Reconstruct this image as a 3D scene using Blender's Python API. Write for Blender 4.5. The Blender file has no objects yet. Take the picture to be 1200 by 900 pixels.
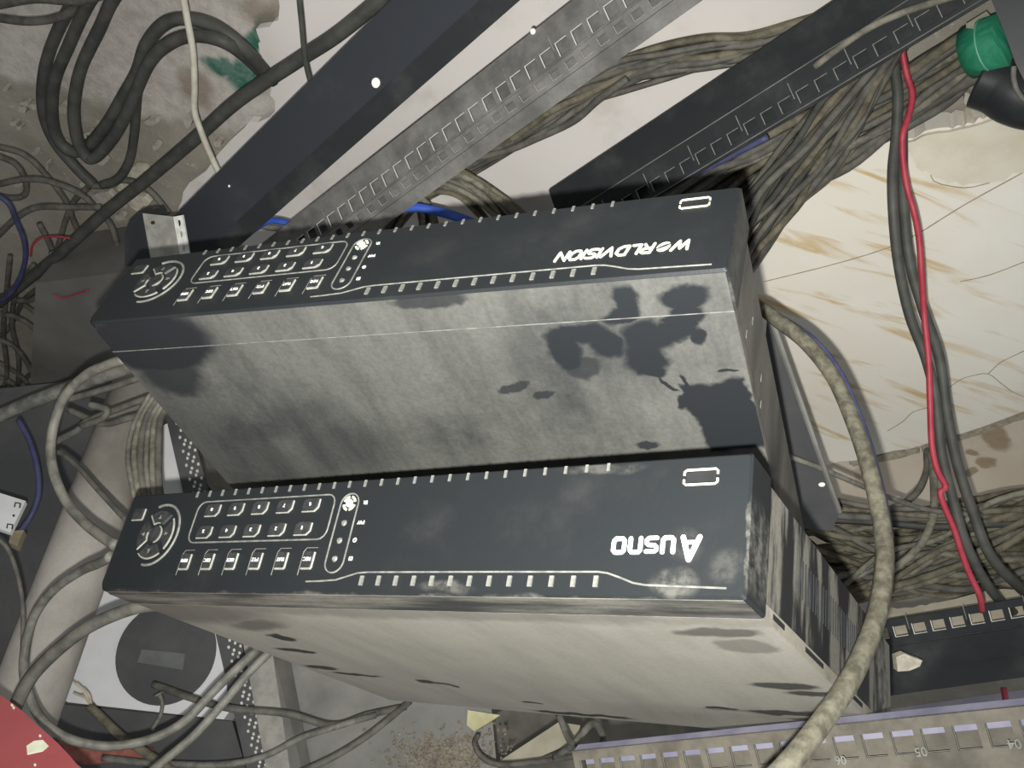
import bpy, bmesh, math, random
import numpy as np
from mathutils import Vector, Matrix, noise

random.seed(7)
SC = bpy.context.scene
COL = SC.collection

# ------------------------------------------------------------------ camera, world, flash, exposure
F_PX = 1081.0                 # focal length in pixels of the 1200 x 900 frame
CAM_H = 0.72                  # camera height above the floor
# rows: world X, Y, Z axes written in camera axes (x right, y image-down, z forward)
M = Matrix(((-0.9452, -0.3265, 0.0), (-0.2044, 0.5918, 0.7797), (-0.2546, 0.7370, -0.6261)))
CAM_POS = Vector((0, 0, CAM_H))
cam_data = bpy.data.cameras.new('camera')
cam_data.sensor_fit = 'HORIZONTAL'; cam_data.sensor_width = 36.0
cam_data.lens = 36.0 * F_PX / 1200.0
cam_data.clip_start = 0.01; cam_data.clip_end = 50
cam = bpy.data.objects.new('camera', cam_data); COL.objects.link(cam)
_r = Matrix((M @ Vector((1, 0, 0)), M @ Vector((0, -1, 0)), M @ Vector((0, 0, -1)))).transposed()
cam.matrix_world = Matrix.Translation(CAM_POS) @ _r.to_4x4()
SC.camera = cam

world = bpy.data.worlds.new('world'); SC.world = world
world.use_nodes = True
bg = world.node_tree.nodes['Background']
bg.inputs[0].default_value = (0.93, 0.97, 1.0, 1); bg.inputs[1].default_value = 0.42

fl = bpy.data.lights.new('phone_flash', 'SPOT')
fl.spot_size = math.radians(96); fl.spot_blend = 1.0
fl.energy = 30.0; fl.shadow_soft_size = 0.0035; fl.color = (1.0, 0.985, 0.94)
flash = bpy.data.objects.new('phone_flash', fl); COL.objects.link(flash)
flash.matrix_world = Matrix.Translation(CAM_POS + M @ Vector((-0.006, 0.018, 0.0))) @ _r.to_4x4()

SC.view_settings.view_transform = 'Standard'; SC.view_settings.look = 'None'
SC.view_settings.exposure = 0.0; SC.view_settings.gamma = 1.0
SC.view_settings.use_curve_mapping = False

# ------------------------------------------------------------------ picking helpers
def ray(px, py): return M @ Vector(((px - 600) / F_PX, (py - 450) / F_PX, 1.0))
def at(px, py, d): return CAM_POS + ray(px, py) * d
def onz(px, py, z=0.0):
    r = ray(px, py); return CAM_POS + r * ((z - CAM_H) / r.z)
class Plane:
    def __init__(s, a, b, c):
        s.p = a; s.n = (b - a).cross(c - a).normalized()
        if s.n.dot(CAM_POS - a) < 0: s.n.negate()
    def hit(s, px, py, off=0.0):
        r = ray(px, py); q = s.p + s.n * off
        return CAM_POS + r * ((q - CAM_POS).dot(s.n) / r.dot(s.n))

# ------------------------------------------------------------------ materials
def lin(c):
    f = lambda v: (v / 12.92 if v <= 0.04045 else ((v + 0.055) / 1.055) ** 2.4)
    return tuple(f(x / 255.0) for x in c)
class NT:
    def __init__(s, name):
        s.m = bpy.data.materials.new(name); s.m.use_nodes = True
        s.t = s.m.node_tree; s.b = s.t.nodes['Principled BSDF']
        s.tc = s.t.nodes.new('ShaderNodeTexCoord')
    def new(s, typ, **kw):
        n = s.t.nodes.new(typ)
        for k, v in kw.items(): setattr(n, k, v)
        return n
    def link(s, a, b): s.t.links.new(a, b)
    def noise(s, scale, detail=4, rough=0.55, vec=None, stretch=None, rot=(0, 0, 0), dist=0.0):
        n = s.new('ShaderNodeTexNoise'); n.inputs['Scale'].default_value = scale
        n.inputs['Detail'].default_value = detail; n.inputs['Roughness'].default_value = rough
        n.inputs['Distortion'].default_value = dist
        v = vec or s.tc.outputs['Object']
        if stretch:
            mp = s.new('ShaderNodeMapping'); mp.inputs['Scale'].default_value = stretch
            mp.inputs['Rotation'].default_value = rot
            s.link(v, mp.inputs[0]); v = mp.outputs[0]
        s.link(v, n.inputs['Vector']); return n.outputs['Fac']
    def rng(s, v, a, b, c=0.0, d=1.0):
        n = s.new('ShaderNodeMapRange'); n.interpolation_type = 'SMOOTHSTEP'
        for i, x in enumerate((a, b, c, d)): n.inputs[i + 1].default_value = x
        s.link(v, n.inputs[0]); return n.outputs[0]
    def math(s, op, a, b):
        n = s.new('ShaderNodeMath', operation=op)
        for i, x in enumerate((a, b)):
            if isinstance(x, (int, float)): n.inputs[i].default_value = x
            else: s.link(x, n.inputs[i])
        return n.outputs[0]
    def mix(s, f, a, b):
        n = s.new('ShaderNodeMix', data_type='RGBA')
        s.link(f, n.inputs[0]) if not isinstance(f, float) else setattr(n.inputs[0], 'default_value', f)
        for i, x in ((6, a), (7, b)):
            if isinstance(x, tuple): n.inputs[i].default_value = (*x, 1)
            else: s.link(x, n.inputs[i])
        return n.outputs[2]
    def warp(s, amount, scale):
        n = s.new('ShaderNodeTexNoise'); n.inputs['Scale'].default_value = scale
        n.inputs['Detail'].default_value = 5
        s.link(s.tc.outputs['Object'], n.inputs['Vector'])
        a = s.new('ShaderNodeVectorMath', operation='SUBTRACT'); a.inputs[1].default_value = (.5, .5, .5)
        s.link(n.outputs['Color'], a.inputs[0])
        b = s.new('ShaderNodeVectorMath', operation='SCALE'); b.inputs['Scale'].default_value = amount
        s.link(a.outputs[0], b.inputs[0])
        c = s.new('ShaderNodeVectorMath', operation='ADD')
        s.link(s.tc.outputs['Object'], c.inputs[0]); s.link(b.outputs[0], c.inputs[1])
        return c.outputs[0]
    def blobs(s, lst, vec, soft=0.25, axes='xy'):
        """union mask of ellipses / boxes: (cx, cy, rx, ry, angle, kind, strength)"""
        acc = None
        for e in lst:
            cx, cy, rx, ry = e[:4]; ang = e[4] if len(e) > 4 else 0
            kind = e[5] if len(e) > 5 else 'e'; st = e[6] if len(e) > 6 else 1.0
            mp = s.new('ShaderNodeMapping', vector_type='TEXTURE')
            if axes == 'xy':
                mp.inputs[1].default_value = (cx, cy, 0); mp.inputs[2].default_value = (0, 0, ang)
                mp.inputs[3].default_value = (rx, ry, 1e3)
            elif axes == 'xz':
                mp.inputs[1].default_value = (cx, 0, cy); mp.inputs[2].default_value = (0, ang, 0)
                mp.inputs[3].default_value = (rx, 1e3, ry)
            else:
                mp.inputs[1].default_value = (0, cx, cy); mp.inputs[2].default_value = (ang, 0, 0)
                mp.inputs[3].default_value = (1e3, rx, ry)
            s.link(vec, mp.inputs[0])
            if kind == 'e':
                l = s.new('ShaderNodeVectorMath', operation='LENGTH'); s.link(mp.outputs[0], l.inputs[0]); v = l.outputs['Value']
            else:
                ab = s.new('ShaderNodeVectorMath', operation='ABSOLUTE'); s.link(mp.outputs[0], ab.inputs[0])
                sp = s.new('ShaderNodeSeparateXYZ'); s.link(ab.outputs[0], sp.inputs[0])
                i, j = {'xy': (0, 1), 'xz': (0, 2), 'yz': (1, 2)}[axes]
                v = s.math('MAXIMUM', sp.outputs[i], sp.outputs[j])
            sf = e[7] if len(e) > 7 else soft
            v = s.rng(v, 1 - sf, 1 + sf, st, 0.0)
            acc = v if acc is None else s.math('MAXIMUM', acc, v)
        return acc
    def finish(s, color, rough=0.6, bump=None, bstr=0.2, bdist=0.002, metal=0.0, spec=0.4):
        if isinstance(color, tuple): s.b.inputs['Base Color'].default_value = (*color, 1)
        else: s.link(color, s.b.inputs['Base Color'])
        if isinstance(rough, float): s.b.inputs['Roughness'].default_value = rough
        else: s.link(rough, s.b.inputs['Roughness'])
        s.b.inputs['Metallic'].default_value = metal
        s.b.inputs['Specular IOR Level'].default_value = spec
        if bump is not None:
            n = s.new('ShaderNodeBump'); n.inputs['Strength'].default_value = bstr
            n.inputs['Distance'].default_value = bdist
            s.link(bump, n.inputs['Height']); s.link(n.outputs[0], s.b.inputs['Normal'])
        return s.m

def simple(name, c1, c2, scale=40, rough=0.6, metal=0.0, spec=0.4, a=0.35, b=0.65, bstr=0.15, stretch=None):
    n = NT(name); f = n.noise(scale, 6, 0.6, stretch=stretch)
    return n.finish(n.mix(n.rng(f, a, b), lin(c1), lin(c2)), rough, f, bstr, 0.001, metal, spec)

def dusty(name, base, dust, lo, hi, scale=18, clean=(), axes='xy', warp=(0.012, 60), stretch=None, rough=0.55, amount=1.0, fine=0.25, extra=None, rot=(0, 0, 0), streak=0.0):
    """paint under a film of dust; `clean` lists wiped or painted-dim patches where the paint shows"""
    n = NT(name)
    f = n.noise(scale, 7, 0.62, stretch=stretch, rot=rot); g = n.noise(420, 3, 0.6)
    v = n.rng(f, lo, hi, 0.0, amount)
    v = n.math('MULTIPLY', v, n.rng(g, 0.2, 0.75, 1 - fine, 1.0))
    if streak:
        k1 = n.noise(38, 7, 0.7, stretch=(1.0, 0.22, 1.0), rot=(0, 0, 0.75)); k2 = n.noise(9, 5, 0.6, stretch=(0.5, 1.0, 1.0), rot=(0, 0, -0.5))
        v = n.math('MULTIPLY', v, n.math('MULTIPLY', n.rng(k1, 0.3, 0.62, 1 - streak, 1.0), n.rng(k2, 0.3, 0.6, 1 - streak * .8, 1.0)))
        v = n.math('MAXIMUM', v, n.rng(n.noise(900, 2, 0.5), 0.74, 0.80, 0.0, 1.0))
    w = n.warp(*warp)
    if extra:
        v = n.math('MAXIMUM', v, n.math('MULTIPLY', n.blobs(extra, w, 0.45, axes), n.rng(n.noise(130, 6, 0.7), 0.36, 0.62, 0.15, 1.0)))
    if clean:
        c = n.blobs(clean, w, 0.22, axes)
        v = n.math('MULTIPLY', v, n.math('SUBTRACT', 1.0, c))
    return n.finish(n.mix(v, lin(base), lin(dust)), n.rng(v, 0, 1, 0.45, 0.85), g, 0.12, 0.0006, 0.0, 0.25)

MT = {}
MT['black_plastic'] = dusty('black_plastic', (38, 41, 43), (70, 71, 70), 0.48, 0.9, 25, amount=0.7)
MT['button'] = simple('button_rubber', (44, 46, 47), (60, 61, 61), 300, 0.55)
MT['button_lit_edge'] = simple('button_lit_edge', (138, 138, 130), (160, 160, 150), 300, 0.6)  # pale tone painted for the lit chamfers of the keys
MT['silver_trim'] = simple('silver_trim', (104, 105, 101), (136, 136, 130), 200, 0.5)
MT['white_print'] = simple('white_print', (240, 241, 236), (250, 250, 246), 100, 0.5)
MT['cream_print'] = simple('cream_print', (232, 236, 205), (246, 248, 224), 100, 0.5)
MT['dark_gap'] = simple('dark_gap', (28, 29, 30), (36, 37, 38), 80, 0.8)
MT['rail_dark'] = dusty('rail_black_paint', (42, 44, 46), (80, 81, 79), 0.45, 0.85, 16, amount=0.8)
MT['rail_blue'] = dusty('rail_blueblack_paint', (54, 57, 62), (98, 100, 100), 0.5, 0.95, 12, amount=0.7)
MT['rail_grey'] = dusty('rail_grey_dust', (86, 86, 84), (132, 130, 126), 0.3, 0.75, 30, amount=0.9)
MT['rail_brown'] = dusty('rail_brown_dust', (78, 75, 68), (116, 111, 100), 0.3, 0.7, 35, amount=0.9)
MT['rail_edge'] = simple('steel_and_lit_edge', (190, 190, 184), (214, 214, 208), 200, 0.5)  # bare steel, and the painted lit rims of rail holes
MT['cable_black'] = simple('cable_black', (62, 63, 60), (80, 80, 75), 50, 0.6)
MT['cable_charcoal'] = simple('cable_charcoal', (78, 77, 72), (106, 104, 95), 70, 0.7)
MT['cable_dusty'] = simple('cable_dusty', (92, 90, 80), (132, 128, 114), 90, 0.8)
MT['cable_olive'] = simple('cable_olive', (84, 80, 66), (118, 112, 94), 90, 0.8)
MT['cable_grey'] = simple('cable_grey', (90, 90, 84), (126, 124, 115), 80, 0.6)
MT['cable_beige'] = simple('cable_beige', (186, 180, 164), (206, 202, 186), 90, 0.6)
MT['cable_thick'] = dusty('cable_thick_dusty', (80, 78, 67), (130, 126, 110), 0.3, 0.7, 150, amount=0.9)
MT['cable_blue'] = simple('cable_blue', (52, 84, 176), (64, 96, 186), 70, 0.5)
MT['cable_navy'] = simple('cable_navy', (58, 60, 92), (72, 74, 106), 70, 0.55)
MT['cable_red'] = simple('cable_red', (150, 46, 60), (166, 60, 72), 70, 0.5)
MT['steel'] = simple('galvanised_steel', (128, 127, 120), (154, 152, 143), 60, 0.5, spec=0.5)
MT['dark_sheet'] = dusty('dark_sheet_metal', (72, 73, 74), (100, 100, 97), 0.35, 0.8, 9, amount=0.8)
MT['grey_sheet'] = dusty('grey_sheet_metal', (108, 108, 104), (146, 144, 138), 0.35, 0.7, 14, amount=0.9)
MT['white_plastic'] = simple('white_plastic', (206, 206, 206), (222, 222, 222), 12, 0.6)
MT['lilac'] = simple('lilac_white', (188, 186, 206), (212, 210, 222), 20, 0.6)
MT['purple'] = simple('purple_film', (116, 115, 136), (140, 139, 156), 30, 0.5)
MT['pipe'] = dusty('pvc_pipe', (136, 130, 121), (174, 169, 161), 0.3, 0.6, 9, amount=1.0)
MT['green'] = simple('green_tape', (30, 118, 86), (60, 140, 108), 40, 0.65, stretch=(1, 1, 6), spec=0.2)
MT['chip'] = simple('plaster_chip', (176, 170, 152), (206, 200, 182), 120, 0.9)
MT['chip_grey'] = simple('mortar_chip', (156, 151, 140), (184, 178, 166), 120, 0.9)
MT['crack'] = simple('crack_line', (150, 140, 120), (176, 166, 146), 120, 0.9)  # beige tone of the slab's crack lines
MT['brick'] = simple('brick_red', (134, 78, 70), (160, 102, 90), 90, 0.9)
MT['copper'] = simple('bare_wire', (170, 160, 140), (196, 186, 166), 90, 0.5)

# ------------------------------------------------------------------ mesh helpers
MATS = {}                                     # root object -> world matrix
def mesh_obj(name, verts, faces, mat, parent=None, smooth=False):
    """parent given: verts are in the parent's frame; else the origin moves to the base centre"""
    me = bpy.data.meshes.new(name)
    vs = [Vector(v) for v in verts]
    loc = Vector((0, 0, 0))
    if parent is None:
        lo = Vector((min(v.x for v in vs), min(v.y for v in vs), min(v.z for v in vs)))
        hi = Vector((max(v.x for v in vs), max(v.y for v in vs), max(v.z for v in vs)))
        loc = Vector(((lo.x + hi.x) / 2, (lo.y + hi.y) / 2, lo.z)); vs = [v - loc for v in vs]
    me.from_pydata(vs, [], faces); me.update()
    bm = bmesh.new(); bm.from_mesh(me); bmesh.ops.recalc_face_normals(bm, faces=bm.faces); bm.to_mesh(me); bm.free()
    if mat: me.materials.append(MT[mat] if isinstance(mat, str) else mat)
    if smooth:
        for p in me.polygons: p.use_smooth = True
    o = bpy.data.objects.new(name, me); COL.objects.link(o)
    o.location = loc
    if parent is not None: o.parent = parent; o.location = (0, 0, 0)
    return o
def share(name, me, parent, matrix):
    o = bpy.data.objects.new(name, me); COL.objects.link(o); o.parent = parent; o.matrix_local = matrix; return o
def tag(o, label, cat, group=None, kind=None):
    o['label'] = label
    if cat: o['category'] = cat
    if group: o['group'] = group
    if kind: o['kind'] = kind
    return o
def root(name, label, cat, matrix, group=None):
    o = bpy.data.objects.new(name, None); COL.objects.link(o); o.empty_display_size = 0.02
    o.matrix_world = matrix; MATS[o.name] = matrix
    return tag(o, label, cat, group)
class G:
    """collects simple solids into one mesh"""
    def __init__(s): s.v = []; s.f = []
    def add(s, v, f):
        k = len(s.v); s.v += [Vector(x) for x in v]; s.f += [tuple(i + k for i in q) for q in f]; return s
    def box(s, a, b, mat=None):
        (x0, y0, z0), (x1, y1, z1) = a, b
        v = [Vector(p) for p in ((x0, y0, z0), (x1, y0, z0), (x1, y1, z0), (x0, y1, z0), (x0, y0, z1), (x1, y0, z1), (x1, y1, z1), (x0, y1, z1))]
        if mat: v = [mat @ p for p in v]
        return s.add(v, [(0, 3, 2, 1), (4, 5, 6, 7), (0, 1, 5, 4), (1, 2, 6, 5), (2, 3, 7, 6), (3, 0, 4, 7)])
    def prism(s, pts, off):
        """pts: 3-D outline, off: extrusion vector"""
        n = len(pts); v = [Vector(p) for p in pts] + [Vector(p) + off for p in pts]
        return s.add(v, [tuple(range(n)), tuple(range(2 * n - 1, n - 1, -1))] + [(i, (i + 1) % n, n + (i + 1) % n, n + i) for i in range(n)])
    def frustum(s, pts, off, c, k):
        """prism whose far outline is shrunk about c by k (a bevelled key)"""
        n = len(pts); c = Vector(c)
        v = [Vector(p) for p in pts] + [c + (Vector(p) - c) * k + off for p in pts]
        return s.add(v, [tuple(range(n)), tuple(range(2 * n - 1, n - 1, -1))] + [(i, (i + 1) % n, n + (i + 1) % n, n + i) for i in range(n)])
    def tube(s, pts, r, seg=8, closed=False, caps=True):
        pts = [Vector(p) for p in pts]; n = len(pts); rs = r if isinstance(r, (list, tuple)) else [r] * n
        t0 = (pts[1] - pts[0]).normalized(); up = t0.orthogonal().normalized(); v = []; f = []
        for i, p in enumerate(pts):
            a = pts[(i - 1) % n] if (closed or i > 0) else pts[0]; b = pts[(i + 1) % n] if (closed or i < n - 1) else pts[-1]
            t = (b - a).normalized(); up = (up - t * up.dot(t)).normalized(); w = t.cross(up)
            for k in range(seg):
                q = 2 * math.pi * k / seg; v.append(p + (up * math.cos(q) + w * math.sin(q)) * rs[i])
        m = n if closed else n - 1
        for i in range(m):
            for k in range(seg):
                a = i * seg + k; b = i * seg + (k + 1) % seg; j = ((i + 1) % n) * seg
                f.append((a, b, j + (k + 1) % seg, j + k))
        if caps and not closed: f += [tuple(range(seg - 1, -1, -1)), tuple(range((n - 1) * seg, n * seg))]
        return s.add(v, f)
    def ribbon(s, pl, width, y0, y1, closed=False):
        """flat stroked polyline in the xz plane with round joints"""
        n = len(pl)
        for i in range(n if closed else n - 1):
            a = Vector((pl[i][0], 0, pl[i][1])); b = Vector((pl[(i + 1) % n][0], 0, pl[(i + 1) % n][1]))
            d = (b - a).normalized(); w = Vector((-d.z, 0, d.x)) * width / 2
            s.prism([q + Vector((0, y0, 0)) for q in (a + w, b + w, b - w, a - w)], Vector((0, y1 - y0, 0)))
        for p in pl:
            s.prism([(p[0] + math.cos(t) * width / 2, y0, p[1] + math.sin(t) * width / 2) for t in [2 * math.pi * k / 10 for k in range(10)]], Vector((0, y1 - y0, 0)))
        return s
    def obj(s, name, mat, parent=None, smooth=False): return mesh_obj(name, s.v, s.f, mat, parent, smooth)

def catmull(pts, per=7):
    pts = [Vector(p) for p in pts]
    if len(pts) < 3: return [pts[0].lerp(pts[-1], k / per) for k in range(per + 1)]
    e = [2 * pts[0] - pts[1]] + pts + [2 * pts[-1] - pts[-2]]; out = []
    for i in range(1, len(e) - 2):
        a, b, c, d = e[i - 1:i + 3]
        for k in range(per):
            t = k / per
            out.append(0.5 * ((2 * b) + (c - a) * t + (2 * a - 5 * b + 4 * c - d) * t * t + (3 * b - a - 3 * c + d) * t ** 3))
    out.append(pts[-1]); return out
def cable(name, label, pts, r, mat, group=None, cat='cable', seg=8, per=7):
    o = G().tube(catmull(pts, per), r, seg).obj(name, mat, None, True)
    return tag(o, label, cat, group)
def zc(z, *pp): return [onz(x, y, z if len(q) == 0 else q[0]) for x, y, *q in pp]
def dc(*pp): return [at(*p) for p in pp]
def plate(name, poly, plane, th, mat, label=None, cat=None, parent=None, kind=None, off=0.0):
    pts = [plane.hit(x, y, off) for x, y in poly]
    o = G().prism(pts, plane.n * -th).obj(name, mat, parent)
    if label: tag(o, label, cat, kind=kind)
    return o
def jag(poly, amp, n=5, seed=1, skip=()):
    """roughen an outline by splitting its edges"""
    rnd = random.Random(seed); out = []
    for i, a in enumerate(poly):
        b = poly[(i + 1) % len(poly)]; out.append(a)
        if i in skip: continue
        for k in range(1, n):
            t = k / n; out.append((a[0] + (b[0] - a[0]) * t + rnd.uniform(-amp, amp), a[1] + (b[1] - a[1]) * t + rnd.uniform(-amp, amp)))
    return out
FLOOR = Plane(Vector((0, 0, 0)), Vector((1, 0, 0)), Vector((0, 1, 0)))
def zplane(z): return Plane(Vector((0, 0, z)), Vector((1, 0, z)), Vector((0, 1, z)))

# ------------------------------------------------------------------ the setting: floor and walls
def floor_mat():
    n = NT('concrete_floor')
    a = n.noise(9, 8, 0.65); b = n.noise(60, 6, 0.7); c = n.noise(220, 3, 0.6)
    col = n.mix(n.rng(a, 0.3, 0.7), lin((140, 135, 124)), lin((160, 154, 142)))
    col = n.mix(n.rng(b, 0.58, 0.72), col, lin((184, 178, 166)))
    w = n.warp(0.10, 9); w2 = n.warp(0.035, 26)
    P = lambda x, y: onz(x, y)
    p = P(150, -30)
    col = n.mix(n.blobs([(p.x, p.y, 0.34, 0.155, 0.10, 'b', 1, 0.06), (P(295, 150).x, P(295, 150).y, 0.03, 0.05, 0.3)], w, 0.1), col, n.mix(n.rng(b, 0.35, 0.6), lin((178, 172, 164)), lin((198, 192, 184))))
    g = [(P(300, 45).x, P(300, 45).y, 0.012, 0.035, -0.4), (P(282, 92).x, P(282, 92).y, 0.022, 0.022, 0), (P(255, 80).x, P(255, 80).y, 0.018, 0.012, 0.6)]
    col = n.mix(n.blobs(g, w2, 0.3), col, n.mix(n.rng(b, 0.4, 0.6), lin((52, 104, 88)), lin((96, 126, 114))))
    d = [(P(225, 110).x, P(225, 110).y, 0.018, 0.022, 0), (P(315, 22).x, P(315, 22).y, 0.03, 0.02, 0)]
    col = n.mix(n.math('MULTIPLY', n.blobs(d, w2, 0.5), 0.7), col, lin((128, 112, 96)))
    s = [(P(1168, 513).x, P(1168, 513).y, 0.022, 0.013, -0.6), (P(1156, 540).x, P(1156, 540).y, 0.011, 0.010, 0), (P(1140, 531).x, P(1140, 531).y, 0.007, 0.006, 0), (P(1137, 553).x, P(1137, 553).y, 0.006, 0.009, 0)]
    col = n.mix(n.blobs(s, n.warp(0.014, 50), 0.2), col, lin((150, 134, 112)))
    return n.finish(col, 0.9, b, 0.5, 0.004)
def grid_floor():
    x0, x1, y0, y1, nx, ny = -1.6, 1.6, -0.6, 1.45, 200, 130
    v = []; f = []
    for j in range(ny + 1):
        for i in range(nx + 1):
            x = x0 + (x1 - x0) * i / nx; y = y0 + (y1 - y0) * j / ny
            h = noise.noise(Vector((x * 7, y * 7, 0))) * 0.004 + noise.noise(Vector((x * 30, y * 30, 3))) * 0.0018
            v.append((x, y, h - 0.004))
    for j in range(ny):
        for i in range(nx):
            a = j * (nx + 1) + i; f.append((a, a + 1, a + nx + 2, a + nx + 1))
    me = bpy.data.meshes.new('floor'); me.from_pydata(v, [], f); me.update()
    for p in me.polygons: p.use_smooth = True
    me.materials.append(floor_mat()); o = bpy.data.objects.new('floor', me); COL.objects.link(o)
    tag(o, 'rough grey concrete floor with old paint and green patches', None, kind='structure')
grid_floor()
MT['wall'] = simple('wall_plaster', (112, 110, 102), (140, 136, 126), 14, 0.9, bstr=0.4)
w = G().box((-1.6, 1.45, -0.05), (1.6, 1.53, 1.9)).obj('wall_back', 'wall'); tag(w, 'grey plastered wall behind the clutter', None, kind='structure')
w = G().box((1.6, -0.6, -0.05), (1.68, 1.53, 1.9)).obj('wall_side', 'wall'); tag(w, 'grey plastered side wall', None, kind='structure')

# ------------------------------------------------------------------ large slabs on the floor
def marble_mat():
    n = NT('marble_slab')
    a = onz(900, 400, 0.02); b = onz(1150, 310, 0.02); ang = math.atan2(b.y - a.y, b.x - a.x)
    v = n.noise(7, 6, 0.6, stretch=(1.0, 7.0, 1.0), rot=(0, 0, -ang), dist=0.6)
    u = n.noise(5, 4, 0.6); c = n.noise(140, 5, 0.7); k = n.noise(30, 6, 0.7)
    col = n.mix(n.rng(u, 0.35, 0.65), lin((242, 238, 228)), lin((236, 230, 216)))
    col = n.mix(n.math('MULTIPLY', n.rng(v, 0.53, 0.68), n.rng(u, 0.3, 0.6, 0.25, 0.95)), col, lin((206, 178, 124)))
    col = n.mix(n.math('MULTIPLY', n.rng(c, 0.66, 0.75), 0.45), col, lin((186, 172, 146)))
    return n.finish(col, 0.55, k, 0.15, 0.002)
MT['marble'] = marble_mat()
zs = 0.022
sp = zplane(zs)
outline = jag([(858, 300), (905, 262), (960, 222), (1010, 186), (1040, 164)], 3, 3, 3, skip=(4,)) + jag([(1066, 162), (1100, 150), (1130, 148), (1160, 134), (1215, 118), (1330, 84)], 3.0, 5, 8, skip=(5,)) + [(1460, 240), (1470, 400), (1225, 474)] + jag([(1200, 482), (1080, 522), (1000, 540), (930, 548)], 1.8, 5, 5, skip=(3,)) + [(840, 562), (800, 420)]
slab = root('marble_slab', 'cream white veined marble slab lying on the floor right of the recorders', 'slab', Matrix.Identity(4))
G().prism([sp.hit(x, y) for x, y in outline], Vector((0, 0, -zs))).obj('slab_body', 'marble', slab)
def crack(pp, r=0.0005):
    G().tube(catmull([sp.hit(x, y, 0.0001) for x, y in pp], 3), r, 4).obj('crack', 'crack', slab)
crack([(1040, 505), (1058, 494), (1068, 484), (1078, 480), (1090, 477)])
crack([(1110, 456), (1125, 445), (1140, 440), (1158, 438), (1172, 448), (1185, 458), (1200, 465)])
crack([(1158, 438), (1172, 425), (1190, 416), (1215, 404)])
crack([(895, 330), (990, 306), (1060, 282), (1130, 240), (1210, 196)], 0.0006)
crack([(1125, 330), (1160, 322), (1210, 303)], 0.0005)
crack([(1066, 176), (1090, 192), (1094, 212), (1130, 220), (1160, 214)], 0.0006)
# a flap of torn plaster on the slab's upper edge
tag(G().prism([sp.hit(x, y, 0.004) for x, y in jag([(1062, 168), (1100, 156), (1150, 146), (1215, 126), (1215, 196), (1160, 214), (1128, 218), (1096, 208), (1074, 196)], 3, 4, 12)], Vector((0, 0, -0.0035))).obj('plaster_flake', simple('torn_plaster', (216, 208, 186), (226, 220, 202), 30, 0.8)), 'torn cream plaster flake on the upper edge of the marble slab', 'plaster')
# white sheet under the rails
wp = zplane(0.012)
MT['white_sheet'] = dusty('white_sheet', (186, 180, 172), (216, 211, 206), 0.22, 0.5, 10, amount=1.0, fine=0.06)
wo = jag([(206, 262), (222, 214), (286, 150), (322, 130), (314, 92), (304, 60), (300, 34), (326, 24), (330, -40), (340, -160)], 4, 4, 4, skip=(9,)) + [(1060, -160), (1010, -40), (985, 10), (890, 90), (700, 240), (640, 330), (420, 330)]
tag(G().prism([wp.hit(x, y) for x, y in wo], Vector((0, 0, -0.010))).obj('white_board', 'white_sheet'), 'large white board lying flat under the rack rails', 'board')

# ------------------------------------------------------------------ rack rails
def rail(name, label, pa, pb, nrm, strips, mat, group='slotted rack rails', pitch=0.0148, th=0.0016, marks=None, lips=True, lipmat='rail_edge'):
    """strips: list of (v0, n0, v1, n1, hole) in the profile plane; hole = (from, to, length, phase) along the strip width or None.
    pa -> pb is the line v = n = 0; nrm is the outward normal of the first strip"""
    u = (pb - pa).normalized(); L = (pb - pa).length
    n = (nrm - u * nrm.dot(u)).normalized(); v = n.cross(u).normalized()
    mtx = Matrix((u, v, n)).transposed().to_4x4(); mtx.translation = pa
    rt = root(name, label, 'rack rail', mtx, group)
    for q, st in enumerate(strips):
        v0, n0, v1, n1, hole = st[:5]; nm = st[5] if len(st) > 5 else 'flange'; sm = st[6] if len(st) > 6 else mat
        a = Vector((0, v0, n0)); b = Vector((0, v1, n1)); wd = (b - a).length; e = (b - a).normalized(); nn = Vector((1, 0, 0)).cross(e)
        fr = Matrix((Vector((1, 0, 0)), e, nn)).transposed().to_4x4(); fr.translation = a
        g = G()
        if not hole: g.box((0, 0, -th), (L, wd, 0), fr)
        else:
            h0, h1, hl, ph = hole
            g.box((0, 0, -th), (L, h0, 0), fr); g.box((0, h1, -th), (L, wd, 0), fr)
            x = ph; last = 0.0; k = 0; hs = []
            while x + hl < L:
                g.box((last, h0, -th), (x, h1, 0), fr); hs.append(x); last = x + hl; x += pitch; k += 1
            g.box((last, h0, -th), (L, h1, 0), fr)
        part = g.obj(nm, sm, rt)
        if hole and lips:
            d = 0.0005
            md = 'u' if nm == 'slot_strip' else lips; hh = h0 if md == 'low' else h1
            gg = G().box((-d, h0, -0.0002), (0.0002, h1 + d, 0.0002), fr).box((-d, hh - d * .5, -0.0002), (hl, hh + d * .5, 0.0002), fr)  # flash-lit hole rims painted as bright strips on chosen sides
            if md == 'u': gg.box((hl, h0, -0.0002), (hl + d, h1 + d, 0.0002), fr)
            lip = None
            for x in hs:
                if lip is None:
                    lip = gg.obj('hole_lit_edge', lipmat, part); me = lip.data; lip.location = (x, 0, 0)
                else: share('hole_lit_edge', me, part, Matrix.Translation((x, 0, 0)))
        if marks and q == marks[0] and hole:
            for k, x in enumerate(hs):
                if k % 3 == 0:
                    tk = G().box((x - 0.0032, h1 - 0.004, 0.0001), (x - 0.0026, h1 + 0.009, 0.0004), fr).obj('unit_mark', 'silver_trim', part)
    for q in range(len(strips) - 1 if group else 0):          # painted highlight: thin pale line along each fold
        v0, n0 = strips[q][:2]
        if strips[q][5] != 'back_strip': G().tube([Vector((0, v0, n0 + .0002)), Vector((L, v0, n0 + .0002))], 0.0005, 4).obj('fold_highlight', 'rail_grey', rt)
    return rt
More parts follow.
